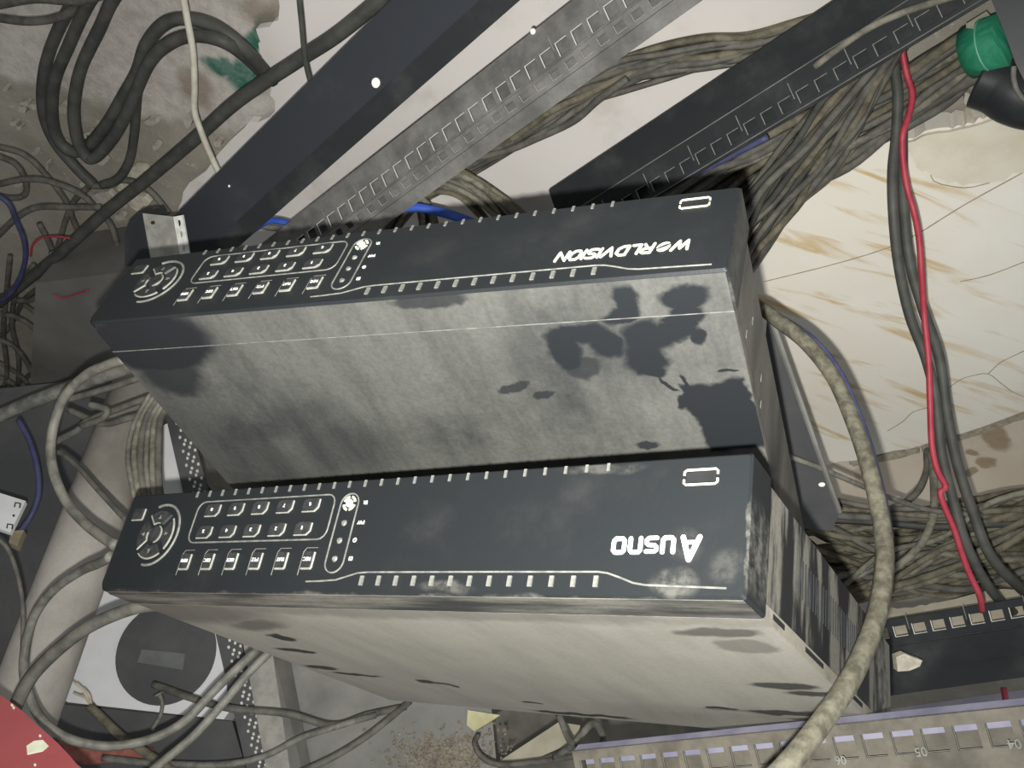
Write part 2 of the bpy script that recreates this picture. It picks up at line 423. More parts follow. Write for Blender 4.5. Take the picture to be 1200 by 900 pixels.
CAMD = lambda p: (CAM_POS - p).normalized()
# plain blue-black post (upper left)
a, b = onz(236, 300, 0.17), onz(640, -40, 0.13)
a0, b0 = onz(205, 325, 0.150), onz(770, -189, 0.104)
RL1 = rail('rack_post', 'plain blue-black steel post crossing the upper left, left of the slotted rails', a0, b0, CAMD(at(400, 100, .8)) + M @ Vector((-.25, -.2, 0)),
     [(0, 0, -0.017, -0.006, None, 'lower_flange', 'rail_dark'), (0, 0, 0.045, 0, None, 'main_face'), (0.045, 0, 0.047, -0.028, None, 'rear_flange', 'rail_dark')], 'rail_blue', None)
for px, py, r in ((441, 97, 0.0042), (269, 218, 0.0012)):
    c = MATS[RL1.name].inverted() @ at(px, py, 0.7); o_ = MATS[RL1.name].inverted() @ CAM_POS
    d = c - o_; p = o_ + d * (-o_.z / d.z)
    G().prism([(p.x + r * math.cos(t), p.y + r * 0.9 * math.sin(t), 0.0002) for t in [k * math.pi / 6 for k in range(12)]], Vector((0, 0, 0.0006))).obj('white_spot', 'white_print', RL1)  # small white disc on the post's main face
# grey double-slotted rail (centre top)
RL2 = rail('slotted_rail', 'grey dusty slotted rack rail across the white board, second from the left', onz(318, 322, 0.155), onz(960, -154, 0.098), CAMD(at(560, 120, .7)) + M @ Vector((-.35, -.25, 0)),
     [(0, 0, 0.031, 0, (0.0022, 0.0128, 0.0100, 0.004), 'main_face'), (0, -0.009, 0.030, -0.009, None, 'back_strip'), (0, 0, -0.0115, -0.004, (0.0028, 0.0088, 0.0090, 0.004), 'slot_strip'), (0, -0.010, -0.012, -0.013, None, 'back_strip'), (-0.0115, -0.004, -0.021, -0.010, None, 'lower_flange')], 'rail_grey', marks=(0,))
c = MATS[RL2.name].inverted() @ at(625, 37, 0.6); o_ = MATS[RL2.name].inverted() @ CAM_POS
d = c - o_; p = o_ + d * (-o_.z / d.z)
G().prism([(p.x + 0.0022 * math.cos(t), p.y + 0.0022 * math.sin(t), 0.0002) for t in [k * math.pi / 6 for k in range(12)]], Vector((0, 0, 0.0006))).obj('white_spot', 'white_print', RL2)  # small white disc on the rail's main face
# dark slotted rail (right top)
RL3 = rail('slotted_rail', 'black slotted rack rail running from the upper recorder to the upper right corner', onz(668, 290, 0.112), onz(1290, -84, 0.090), CAMD(at(900, 120, .75)) + M @ Vector((-.2, -.2, 0)),
     [(0, 0, 0.026, 0, (0.0035, 0.0125, 0.0098, 0.006), 'main_face'), (0, -0.009, 0.026, -0.009, None, 'back_strip'), (0.026, 0, 0.056, -0.004, None, 'plain_face'), (0.056, -0.004, 0.060, -0.024, None, 'rear_flange')], 'rail_dark', marks=(0,), lipmat='silver_trim')

# ------------------------------------------------------------------ digital video recorders
MM = 0.001
def text_mesh(s, size, shear=0.0, bold=0.0, depth=0.0002, xs=1.0):
    cu = bpy.data.curves.new('txt', 'FONT'); cu.body = s; cu.size = size; cu.shear = shear; cu.offset = bold; cu.extrude = depth
    cu.resolution_u = 3
    o = bpy.data.objects.new('txt', cu); COL.objects.link(o)
    dg = bpy.context.evaluated_depsgraph_get()
    me = bpy.data.meshes.new_from_object(o.evaluated_get(dg)); bpy.data.objects.remove(o)
    x0 = min(v.co.x for v in me.vertices); x1 = max(v.co.x for v in me.vertices)
    y0 = min(v.co.y for v in me.vertices); y1 = max(v.co.y for v in me.vertices)
    return me, x0, x1, y0, y1
def panel_text(parent, name, s, x0, x1, z0, z1, y, mat, shear=0.0, bold=0.0):
    me, a, b, c, d = text_mesh(s, 0.01, shear, bold)
    sx = (x1 - x0) / (b - a); sz = (z1 - z0) / (d - c)
    for v in me.vertices:
        X, Y, Z = v.co; v.co = ((X - a) * sx + x0, y - Z, (Y - c) * sz + z0)
    me.materials.append(MT[mat])
    o = bpy.data.objects.new(name, me); COL.objects.link(o); o.parent = parent; return o
def rrect(x0, x1, z0, z1, r, y, rr=None, n=4):
    """rounded outline in xz; rr = radii for (x0z0, x1z0, x1z1, x0z1)"""
    rr = rr or (r, r, r, r); out = []
    for (cx, cz, q, ra) in ((x0, z0, 2, rr[0]), (x1, z0, 3, rr[1]), (x1, z1, 0, rr[2]), (x0, z1, 1, rr[3])):
        ox = cx + (ra if q in (1, 2) else -ra); oz = cz + (ra if q in (2, 3) else -ra)
        for k in range(n + 1):
            t = (q + k / n) * math.pi / 2; out.append((ox + ra * math.cos(t), y, oz + ra * math.sin(t)))
    return out

def make_recorder(name, label, rm, tm, S, tops, logo):
    u = MM * S
    mtx = Matrix([[sum(M[i][k] * rm[k][j] for k in range(3)) for j in range(3)] for i in range(3)]).to_4x4()
    mtx.translation = CAM_POS + M @ (Vector(tm) * S)
    rt = root(name, label, 'recorder', mtx, 'black video recorders')
    W, H, D, B = 360 * u, 56 * u, 267 * u, 23 * u
    q = lambda *a: tuple(x * u for x in a)
    Y = Vector((0, 1, 0))
    # front bezel
    g = G(); ol = rrect(0, W, 0, H, 3 * u, 0, (1 * u, 1 * u, 5 * u, 1.2 * u)); c = Vector((W / 2, 0, H / 2))
    inner = [Vector((c.x + (p[0] - c.x) * (1 - 2.0 * u / W), 0, c.z + (p[2] - c.z) * (1 - 2.0 * u / H))) for p in ol]
    outer = [Vector(p) + Y * 1.2 * u for p in ol]; n = len(ol)
    back = [Vector(p) + Y * B for p in ol]
    g.add(inner + outer + back, [tuple(range(n)), tuple(range(3 * n - 1, 2 * n - 1, -1))] + [(r * n + i, r * n + (i + 1) % n, (r + 1) * n + (i + 1) % n, (r + 1) * n + i) for r in range(2) for i in range(n)])
    bez = g.obj('front_panel', tops['bezel'], rt)
    G().prism([(p[0] * u, p[1] * u, 56.0 * u) for p in ((1.2, 1.4), (353.5, 1.4), (357, 6), (357, 22.8), (1.2, 22.8))], Vector((0, 0, 0.3 * u))).obj('bezel_lid', tops['lid'], rt)
    G().tube([q(1.2, 23.2, 56.0), q(358, 23.2, 56.0)], 0.35 * u, 5).obj('cover_seam_highlight', 'silver_trim', rt)  # highlight on the cover's front lip, painted as a pale line
    # chassis: lower shell, dusty top cover with folded sides
    G().box(q(2.2, 23, 1), q(357.8, 266.4, 54)).obj('chassis', tops['side'], rt)
    cover = G().box(q(1.4, 23.4, 54), q(358.6, 267, 55.6)).obj('top_cover', tops['top'], rt)
    G().box(q(1.3, 24, 49.2), q(2.3, 267, 55)).obj('cover_fold', tops['fold'], rt)
    G().box(q(357.7, 24, 49.2), q(358.7, 267, 55)).obj('cover_fold', tops['fold'], rt)
    for y0, y1 in ((36, 51), (82, 111), (160, 188), (225, 252)) if tops['louvre'] else ():
        G().box(q(1.0, y0, 50.6), q(1.6, y1, 52.6)).obj('cover_slot', 'dark_gap', rt)
    # side louvres
    lv = None
    for k in range(27 if tops['louvre'] else 0):
        y = 74 + k * 4.4
        if lv is None: lv = G().box(q(1.8, 0, 0), q(2.3, 0.55, 17)).obj('louvre', tops['louvre'], rt); lv.location = q(0, y, 15)
        else: share('louvre', lv.data, rt, Matrix.Translation(q(0, y, 15)))
    for y, z in ((52, 38), (60, 21), (92, 28), (98, 40)) if not tops['louvre'] else ():
        G().box(q(1.9, y, z), q(2.3, y + 1.1, z + 4.2)).obj('side_pin', 'silver_trim', rt)
    # vent ribs along both long edges of the panel
    rb = None
    for k in range(26):
        x = 58.5 + k * 9.83
        if rb is None: rb = G().box(q(0, -0.5, 0), q(1.3, 0.3, 3.4)).obj('vent_rib', 'silver_trim', rt); rb.location = q(x, 0, 0.7)
        else: share('vent_rib', rb.data, rt, Matrix.Translation(q(x, 0, 0.7)))
    rb2 = None
    for k in range(13):
        x = 57.4 + k * 9.68
        if rb2 is None: rb2 = G().box(q(0, -0.7, 0), q(1.9, 0.3, 4.4)).obj('vent_rib', 'silver_trim', rt); rb2.location = q(x, 0, 47.8)
        else: share('vent_rib', rb2.data, rt, Matrix.Translation(q(x, 0, 47.8)))
    line = [q(x, -0.1, z) for x, z in ((7, 52.2), (38, 51.2), (43, 50.4), (49, 48.2), (54, 46.6), (58, 46.1), (100, 46.0), (172, 46.0), (178, 46.4), (184, 48.0), (190, 49.6), (200, 50.2), (208, 50.4))]
    G().tube(line, 0.42 * u, 6).obj('trim_line', 'silver_trim', rt)
    # keypad
    G().tube(rrect(*[x * u for x in (203.4, 300.6, 7.0, 29.8)], 5 * u, -0.05 * u), 0.42 * u, 5, closed=True).obj('keypad_frame', 'silver_trim', rt)
    def key(cx, cz, w, h, rr, edge, txt, ts, nm):
        ol = rrect((cx - w / 2) * u, (cx + w / 2) * u, (cz - h / 2) * u, (cz + h / 2) * u, 1 * u, 0.2 * u, tuple(r * u for r in rr), 3)
        k = G().frustum(ol, Vector((0, -1.6 * u, 0)), (cx * u, 0.2 * u, cz * u), 0.86).obj(nm, 'button', rt)
        e = G()
        e.tube([q(cx - w / 2 * 0.97, -0.7, cz - h / 2 + 1.0), q(cx - w / 2 * 0.97, -0.7, cz + h / 2 - rr[3] * .75), q(cx - w / 2 + rr[3] * .8, -0.7, cz + h / 2 * 0.97), q(cx + w / 2 - 0.6, -0.7, cz + h / 2 * 0.97)], edge * u, 5)
        e.obj('key_lit_edge', 'button_lit_edge', k)  # lit chamfer painted as a pale line on two sides of the key
        if txt: panel_text(k, 'key_print', txt, (cx - ts / 2) * u, (cx + ts / 2) * u, (cz - 0.9) * u, (cz + 0.9) * u, -1.5 * u, 'white_print', 0, 0.0001)
    for i, d in enumerate('67890'): key(217.8 + 17.5 * i, 12.1, 10.8, 7.2, (1, 2.8, 1, 2.8), 0.5, d, 1.2, 'number_key')
    for i, d in enumerate('12345'): key(218.9 + 17.45 * i, 24.2, 10.8, 7.0, (1, 2.8, 1, 2.8), 0.5, d, 1.2 if d != '1' else 0.6, 'number_key')
    for i, d in enumerate(('REC', 'PLAY', 'PTZ', 'MULTI', 'ESC', 'MENU')):
        cx = 210 + 17.15 * i
        key(cx, 40.0, 6.9, 9.0, (1, 1, 1, 0.8), 0.62, d, 4.6, 'function_key')
        G().tube([q(cx - 3.8, -0.05, 34), q(cx + 3.2, -0.05, 34), q(cx + 4.6, -0.05, 36), q(cx + 4.6, -0.05, 47.4)], 0.22 * u, 4).obj('key_surround', 'silver_trim', rt)
    key(348, 12.2, 9.6, 7.4, (1, 1, 1, 1), 0.5, '', 0, 'square_key')
    # navigation ring
    cx, cz = 327.5, 24.6
    arc = lambda r, a0, a1, n=14: [q(cx + r * math.cos(math.radians(a0 + (a1 - a0) * k / n)), -0.1, cz + r * math.sin(math.radians(a0 + (a1 - a0) * k / n))) for k in range(n + 1)]
    G().tube(arc(17.2, 80, 290, 26), 0.75 * u, 6).obj('ring_rim', 'silver_trim', rt)
    for a in (0, 90, 180, 270):
        o1, o2 = arc(13.8, a - 38, a + 38, 8), arc(6.2, a + 32, a - 32, 5)
        pts = [(p[0], 0.2 * u, p[2]) for p in o1 + o2]; cc = (cx + 10 * math.cos(math.radians(a))) * u, 0.2 * u, (cz + 10 * math.sin(math.radians(a))) * u
        k = G().frustum(pts, Vector((0, -1.4 * u, 0)), cc, 0.9).obj('arrow_key', 'button', rt)
        ed = [p for p in o1] if a in (90, 180) else arc(6.0, a - 32, a + 32, 6)  # lit rim of each arrow key, painted as a pale arc
        if a in (90, 180): G().tube([(p[0], -0.8 * u, p[2]) for p in ed], 0.5 * u, 5).obj('key_lit_edge', 'button_lit_edge', k)
        else: G().tube([(p[0], -0.8 * u, p[2]) for p in ([o1[-1]] + arc(6.6, a + 32, a - 10, 5))], 0.5 * u, 5).obj('key_lit_edge', 'button_lit_edge', k)
        t = math.radians(a); r0, r1 = 8.6, 11
        G().prism([q(cx + r1 * math.cos(t), -1.3, cz + r1 * math.sin(t)), q(cx + r0 * math.cos(t + .12), -1.3, cz + r0 * math.sin(t + .12)), q(cx + r0 * math.cos(t - .12), -1.3, cz + r0 * math.sin(t - .12))], Vector((0, -0.2 * u, 0))).obj('arrow_print', 'silver_trim', k)
    k = G().frustum([(p[0], 0.2 * u, p[2]) for p in arc(5.0, 0, 340, 17)], Vector((0, -1.8 * u, 0)), q(cx, 0.2, cz), 0.85).obj('centre_key', 'button', rt)
    G().tube([(p[0], -0.9 * u, p[2]) for p in arc(4.8, 100, 250, 9)], 0.4 * u, 5).obj('key_lit_edge', 'button_lit_edge', k)
    # indicator capsule
    G().tube(rrect(*[x * u for x in (188.2, 199.2, 7.2, 46.2)], 5.4 * u, -0.05 * u, None, 6), 0.42 * u, 5, closed=True).obj('indicator_frame', 'silver_trim', rt)
    ir = G().prism([q(193.6 + 2.0 * math.cos(t), -0.1, 12.2 + 2.0 * math.sin(t)) for t in [k * math.pi / 8 for k in range(16)]], Vector((0, -0.5 * u, 0))).obj('infrared_window', 'cream_print', rt)
    for a in range(4):
        pts = [q(193.6 + r * math.cos(t), -0.1, 12.2 + r * math.sin(t)) for r, tt in ((3.9, (0, 1)), (2.7, (1, 0))) for t in [a * math.pi / 2 + 0.22 + 1.1 * (x if tt == (0, 1) else 1 - x) for x in (0, .33, .66, 1)]]
        G().prism(pts, Vector((0, -0.4 * u, 0))).obj('ring_segment', 'cream_print', ir)
    for z in (22, 30.7, 39.6):
        G().frustum([q(194 + 1.6 * math.cos(t), 0, z + 1.6 * math.sin(t)) for t in [k * math.pi / 6 for k in range(12)]], Vector((0, -0.8 * u, 0)), q(194, 0, z), 0.6).obj('indicator_light', 'silver_trim', rt)
    panel_text(rt, 'panel_print', 'IR', 182.8 * u, 185.2 * u, 11.3 * u, 13.1 * u, -0.15 * u, 'white_print', 0, 0.0001)
    panel_text(rt, 'panel_print', 'PW', 181.6 * u, 185.6 * u, 21.2 * u, 23.0 * u, -0.15 * u, 'white_print', 0, 0.0001)
    G().tube([q(184.6 + 0.9 * math.cos(t), -0.1, 30.7 + 0.9 * math.sin(t)) for t in [k * math.pi / 6 for k in range(12)]], 0.28 * u, 4, closed=True).obj('panel_print', 'white_print', rt)
    G().ribbon([(183.4 * u, 38.9 * u), (185.0 * u, 38.9 * u), (185.0 * u, 40.3 * u), (183.4 * u, 40.3 * u)], 0.5 * u, -0.3 * u, -0.05 * u, closed=True).obj('panel_print', 'white_print', rt)
    # usb opening: dark slot with two bright brackets
    pt = G().box(q(13.6, -0.05, 7), q(25.4, 1, 10.9)).obj('usb_port', 'dark_gap', rt)
    for s, z in ((-1, 5.9), (1, 12.0)):
        zz = 9.0 - s * 0.5
        G().tube([q(13.0, -0.2, 8.95 + s * 0.9), q(13.0, -0.2, z - s * 0.8), q(13.8, -0.2, z), q(25.4, -0.2, z), q(26.3, -0.2, z - s * 0.8), q(26.3, -0.2, 8.95 + s * 0.9)], 0.48 * u, 6).obj('port_bracket', 'cream_print', pt)
    logo(rt, u)
    return rt

def logo_upper(rt, u):          # rounded block letters with a tall capital A
    q = lambda pl: [(x * u, z * u) for x, z in pl]
    lg = G(); y0, y1 = -0.35 * u, 0.05 * u; w = 1.75 * u
    # capital A: wide wedge with a small counter
    lg.ribbon(q([(18.2, 33.0), (21.9, 41.7)]), 2.0 * u, y0, y1)
    lg.ribbon(q([(21.9, 41.7), (24.6, 33.0)]), 2.0 * u, y0, y1)
    lg.ribbon(q([(19.6, 35.0), (24.0, 35.0)]), 1.5 * u, y0, y1)
    lg.prism([(x * u, y0, z * u) for x, z in ((20.6, 38.0), (23.0, 38.0), (21.9, 41.5))], Vector((0, y1 - y0, 0)))
    x = 28.3
    lg.ribbon(q([(x, 38.6), (x, 33.8), (x + .8, 33.0), (x + 3.4, 33.0), (x + 4.2, 33.8), (x + 4.2, 38.6)]), w, y0, y1); x += 6.6
    lg.ribbon(q([(x + 4.2, 38.3), (x + .8, 38.3), (x, 37.6), (x, 36.6), (x + .8, 35.9), (x + 3.4, 35.7), (x + 4.2, 35.0), (x + 4.2, 33.8), (x + 3.4, 33.0), (x, 33.0)]), w * .9, y0, y1); x += 6.6
    lg.ribbon(q([(x, 33.0), (x, 37.6), (x + .8, 38.5), (x + 3.4, 38.5), (x + 4.2, 37.6), (x + 4.2, 33.0)]), w, y0, y1); x += 6.7
    lg.ribbon(q([(x, 33.9), (x + .9, 33.0), (x + 3.6, 33.0), (x + 4.5, 33.9), (x + 4.5, 37.6), (x + 3.6, 38.5), (x + .9, 38.5), (x, 37.6)]), w, y0, y1, closed=True)
    lg.obj('logo', 'white_print', rt)
def logo_lower(rt, u):          # bold slanted capitals, a globe for the O
    sh_, z0, z1, wd = 0.28, 34.9, 40.6, 1.35
    GL = {'W': (7.0, [[(0, 1), (.22, 0), (.5, .85), (.74, 0), (1, 1)]]), 'R': (4.2, [[(0, 0), (0, 1), (.75, 1), (1, .88), (1, .62), (.75, .48), (0, .48)], [(.5, .48), (1, 0)]]),
          'L': (3.6, [[(0, 1), (0, 0), (1, 0)]]), 'D': (4.4, [[(0, 0), (0, 1), (.6, 1), (1, .75), (1, .25), (.6, 0), (0, 0)]]), 'V': (4.8, [[(0, 1), (.45, 0), (1, 1)]]),
          'I': (0.01, [[(0, 0), (0, 1)]]), 'S': (4.0, [[(1, .95), (.7, 1), (.2, 1), (0, .85), (0, .65), (.2, .53), (.8, .47), (1, .35), (1, .15), (.8, 0), (.2, 0), (-.02, .05)]]),
          'O': (4.6, [[(.25, 0), (0, .25), (0, .75), (.25, 1), (.75, 1), (1, .75), (1, .25), (.75, 0), (.25, 0)]]), 'N': (4.5, [[(0, 0), (0, 1), (1, 0), (1, 1)]])}
    def word(txt, x):
        lg = G()
        for ch in txt:
            w_, pls = GL[ch]
            for pl in pls: lg.ribbon([((x + a * w_ + sh_ * b * (z1 - z0)) * u, (z0 + b * (z1 - z0)) * u) for a, b in pl], wd * u, -0.3 * u, 0.05 * u)
            x += w_ + 1.72
        return lg
    word('W', 17.3).obj('logo', 'cream_print', rt)
    word('RLDVISION', 33.6).obj('logo', 'cream_print', rt)
    gl = G()
    cx, cz, rx, rz, sh = 29.4, 37.7, 2.9, 3.0, 0.30
    def seg(a0, a1):
        return [((cx + rx * math.cos(t) + sh * rz * math.sin(t)) * u, -0.3 * u, (cz + rz * math.sin(t)) * u) for t in [math.radians(a0 + (a1 - a0) * k / 24) for k in range(25)]]
    gl.prism(seg(0, 360)[:-1], Vector((0, 0.3 * u, 0)))
    go = gl.obj('logo_globe', 'cream_print', rt)
    G().prism([((cx + x) * u, -0.45 * u, (cz + z) * u) for x, z in ((-4.6, -1.9), (-1.2, -1.2), (1.8, 0.3), (4.4, 2.3), (2.0, 1.3), (-1.0, 0.1))], Vector((0, 0.15 * u, 0))).obj('globe_swoosh', 'dark_gap', go)

e = lambda l, s=1.0: [tuple([v * MM * s for v in t[:4]]) + tuple(t[4:]) for t in l]
cleanFalloffB = e([(330, 130, 50, 90, 0.5, 'e', 0.42, 0.6), (325, 18, 44, 26, 0.12, 'e', 1.0, 0.18), (330, 42, 24, 22, 0.4, 'e', 0.9, 0.3), (270, 88, 40, 14, 0.35, 'e', 0.45, 0.6), (250, 112, 34, 26, 0.2, 'e', 0.5, 0.6), (320, 105, 16, 26, 0.4, 'e', 0.3, .7),  # first, broad ellipse paints the flash falloff at that end; the rest are wipes
            (74, 32, 17, 7, 0.05), (84, 42, 8, 14, 0.1), (62, 38, 9, 10, 0.3), (78, 54, 9, 8, 0.5, 'e', 0.75), (46, 14, 6, 11, 0.1), (50, 22, 10, 5, 0.3), (20, 13, 11, 7, 0.1), (21, 22, 8, 6, 0), (42, 36, 12, 11, 0.2), (46, 50, 11, 11, 0.1), (45, 59, 7, 4, 0), (28, 33, 10, 7, 0.4), (19, 37, 3, 6, 0), (25, 27, 8, 4, 0),
            (16, 92, 16, 25, 0.14, 'b', 1.0, 0.07), (33, 80, 4, 5, 0), (30, 70, 1.2, 8, 0.1), (40, 68, 1.0, 7, 0.5), (118, 66, 9, 3.2, 0.35, 'e', 0.8), (104, 72, 5, 2, 0.3, 'e', 0.8), (140, 3, 20, 5, 0, 'e', 0.8), (60, 112, 6, 3, 0, 'e', 0.9), (10, 60, 5, 1.2, 0.1)])
topB = dusty('upper_cover_dust', (40, 43, 46), (106, 106, 101), 0.12, 0.52, 16, cleanFalloffB, 'xy', (0.010, 90), amount=1.0, streak=0.42)
bezB = dusty('lower_bezel', (38, 41, 43), (104, 104, 99), 0.46, 0.95, 22, e([(335, 20, 52, 26, 0.0, 'e', 1.0, 0.2), (150, 5, 70, 2.4, 0, 'e', .9)]), 'xy', (0.006, 60), amount=0.2,
             extra=e([(0, 12, 2, 9, 0, 'e', 0.6)]))
sideB = dusty('lower_side', (48, 50, 51), (136, 132, 122), 0.30, 0.66, 14, (), 'yz', (0.01, 60), stretch=(1, 1.0, 0.35), amount=0.75)
cleanA = e([(300, 62, 26, 9, 0.3, 'e', 0.6, 0.5), (305, 88, 10, 7, -0.3), (322, 120, 16, 5, -0.1), (340, 165, 14, 5, 0.0), (322, 180, 20, 5, -0.1), (268, 186, 7, 4, 0.4), (258, 190, 9, 4, -0.3), (250, 196, 4, 3, 0), (192, 258, 36, 5, 0.03), (215, 231, 6, 3, 0), (78, 202, 8, 3.4, 0.15), (60, 204, 30, 3, 0.1, 'e', .4), (24, 136, 16, 7, 0.2, 'e', 0.9), (14, 148, 14, 5, 0.2, 'e', 0.9), (44, 200, 20, 6, 0.2, 'e', 0.9), (24, 214, 22, 6, 0.1, 'e', 0.8), (26, 46, 18, 8, 0.2, 'e', .7), (20, 66, 14, 10, 0.3, 'e', 0.45),
            (180, 30, 200, 9, 0, 'e', 0.35, 0.5), (330, 40, 60, 22, 0.1, 'e', 0.55, 0.5)], 1.03)
topA = dusty('lower_cover_dust', (58, 58, 56), (164, 160, 149), 0.05, 0.42, 9, cleanA, 'xy', (0.016, 60), stretch=(0.35, 1.6, 1), amount=1.0, fine=0.12, streak=0.16)
bezA = dusty('upper_bezel', (36, 39, 41), (112, 110, 103), 0.5, 0.98, 22, (), 'xz', (0.008, 60), amount=0.2,
             extra=[(0.0, 0.036, 0.0010, 0.016, 0.02, 'e', 0.7)] + e([(128, 52.5, 12, 2.6, 0, 'e', 0.4), (27, 50, 8, 5, 0, 'e', 0.55), (8, 44, 6, 6, 0, 'e', 0.22), (62, 3, 16, 2, 0, 'e', 0.4), (24, 36, 6, 6, 0.6, 'e', 0.16), (180, 57.6, 190, 1.6, 0, 'e', 0.5)], 1.03))
sideA = dusty('upper_side', (40, 42, 43), (138, 135, 125), 0.47, 0.565, 16, (), 'yz', (0.01, 60), stretch=(1, 2.2, 0.45), amount=0.85, extra=e([(252, 25, 22, 24, 0, 'e', 0.9)], 1.03))
foldA = dusty('upper_cover_fold', (92, 90, 84), (160, 155, 141), 0.25, 0.5, 20, amount=1.0)
lidA = dusty('upper_bezel_lid_dust', (60, 61, 60), (132, 129, 120), 0.34, 0.66, 40, (), stretch=(0.25, 1.6, 1), amount=0.95)
RA = ((-0.8519, 0.4968, -0.1655), (0.1066, 0.4739, 0.8741), (0.5127, 0.727, -0.4567))
RB = ((-0.9114, 0.3234, -0.2546), (0.0336, 0.6751, 0.737), (0.4102, 0.6631, -0.6261))
make_recorder('video_recorder', 'black video recorder with rounded white lettering and pale dusty cover, nearest the camera', RA, (0.09, 0.0254, 0.3443), 1.03,
              dict(bezel=bezA, top=topA, side=sideA, fold=foldA, louvre='rail_dark', lid=lidA), logo_upper)
make_recorder('video_recorder', 'black video recorder with slanted capital lettering and smudged grey cover, upper in the picture', RB, (0.1016, -0.0877, 0.4081), 1.0,
              dict(bezel=bezB, top=topB, side=sideB, fold=sideB, louvre=None, lid=topB), logo_lower)

# ------------------------------------------------------------------ rails at the lower right
RL4 = rail('slotted_rail', 'black slotted rack rail at the right edge below the cable pile', at(940, 773.5, .80), at(1500, 686, .675), CAMD(at(1150, 750, .75)) + M @ Vector((.1, .45, 0)),
     [(0, 0, 0.023, 0, (0.0075, 0.0165, 0.0098, 0.006), 'main_face'), (0, 0, -0.0245, -0.002, None, 'plain_face'), (-0.0245, -0.002, -0.046, -0.006, None, 'lower_flange')], 'rail_dark', marks=(0,), lips='low')
RL5 = rail('slotted_rail', 'brown dusty slotted rack rail along the bottom edge, across the lower recorder', at(672, 880, .570), at(1470, 799.9, .368), CAMD(at(1000, 860, .5)) + M @ Vector((0, .15, 0)),
     [(0, 0, -0.036, 0, (0.0055, 0.0165, 0.0112, 0.004), 'main_face'), (-0.036, 0, -0.05, -0.010, None, 'lower_flange'), (0, 0, 0.0025, -0.006, None, 'upper_flange', 'purple'), (-0.002, -0.012, -0.010, -0.012, None, 'back_strip', 'purple'), (-0.010, -0.012, -0.030, -0.012, None, 'back_strip')], 'rail_brown', marks=(0,), lipmat='silver_trim')
lp = Plane(at(1040, 840, .74), at(1200, 820, .72), at(1100, 800, .76))
plate('trunking_strip', [(960, 843), (1120, 820), (1500, 764), (1500, 792), (1120, 842), (960, 863)], lp, 0.006, 'lilac', 'lilac white plastic strip between the two lower right rails', 'trunking')
dk = Plane(at(905, 400, .70), at(980, 600, .74), at(930, 600, .76))
pn = root('metal_board', 'dark metal panel standing behind the right side of the upper recorder', 'panel', Matrix.Identity(4))
G().prism([dk.hit(x, y) for x, y in ((899, 372), (905, 376), (984, 600), (975, 622), (925, 618), (890, 480))], dk.n * -0.004).obj('panel_sheet', 'dark_sheet', pn)
G().tube([dk.hit(905, 376), dk.hit(984, 600)], 0.0022, 6).obj('panel_edge', 'grey_sheet', pn)
G().prism([dk.hit(963 + 4 * math.cos(t), 568 + 2.5 * math.sin(t), 0.0005) for t in [k * .63 for k in range(10)]], dk.n * -0.001).obj('white_spot', 'white_print', pn)  # small white disc on the dark panel

# ------------------------------------------------------------------ hidden support of the stack
b0 = Matrix([[sum(M[i][k] * RB[k][j] for k in range(3)) for j in range(3)] for i in range(3)]).to_4x4(); b0.translation = CAM_POS + M @ Vector((0.1016, -0.0877, 0.4081))
BW = lambda x, y, z: b0 @ Vector((x, y, z))
sh = root('steel_shelf', 'black steel shelf on two struts underneath the two recorders', 'shelf', Matrix.Identity(4))
G().prism([BW(*p) for p in ((.03, .10, -.0005), (.33, .10, -.0005), (.345, .262, -.0005), (.015, .262, -.0005))], Vector((0, 0, -0.004))).obj('shelf_tray', 'rail_dark', sh)
for x, q in ((.06, Vector((-.30, 1.36, 0.0))), (.30, Vector((0.06, 1.40, 0.0)))):
    G().tube([BW(x, .24, -.006), q], 0.010, 6).obj('shelf_strut', 'rail_dark', sh)

# ------------------------------------------------------------------ lower left corner: board, white unit, pipe, red sheet
BL = Plane(at(70, 820, .94), at(262, 842, .93), at(200, 500, 1.05))
plate('backing_board', [(-240, 480), (150, 440), (330, 690), (470, 1120), (-240, 1120)], BL, 0.012, 'dark_sheet', 'large dark grey sheet leaning at the lower left behind the white unit', 'board', off=-0.05)
wu = root('white_unit', 'white plastic unit with a large black disc below the lower recorder', 'device', Matrix.Identity(4))
wpoly = [(80, 823), (72, 819), (68, 808), (117, 690), (160, 570), (188, 500), (205, 492), (262, 757), (268, 835), (262, 843)]
G().prism([BL.hit(x, y) for x, y in wpoly], BL.n * -0.03).obj('unit_body', 'white_plastic', wu)
cc = BL.hit(195, 765); ex = (BL.hit(250, 768) - cc).normalized(); ey = BL.n.cross(ex); rr = (BL.hit(138, 752) - BL.hit(251, 768)).length / 2
disc = G().prism([cc + (ex * math.cos(t) + ey * math.sin(t)) * rr + BL.n * 0.002 for t in [k * math.pi / 24 for k in range(48)]], BL.n * -0.004).obj('black_disc', 'dark_sheet', wu)
G().prism([BL.hit(x, y, 0.0024) for x, y in ((166, 761), (217, 766), (214, 785), (161, 776))], BL.n * -0.001).obj('disc_rectangle', simple('disc_rectangle_grey', (92, 94, 92), (104, 106, 104), 40), disc)  # grey rectangle on the black disc
plate('black_box', [(40, 822), (272, 845), (340, 1080), (-10, 1080)], BL, 0.016, 'dark_sheet', 'black box under the lower edge of the white unit', 'box', off=-0.031)
ps = root('perforated_strip', 'black perforated steel strip running beside the white unit', 'metal strip', Matrix.Identity(4))
G().prism([BL.hit(x, y, 0.006) for x, y in ((190, 470), (219, 480), (240, 560), (284, 757), (352, 1080), (330, 1080))], BL.n * -0.004).obj('strip_sheet', 'dark_sheet', ps)
hp = G()
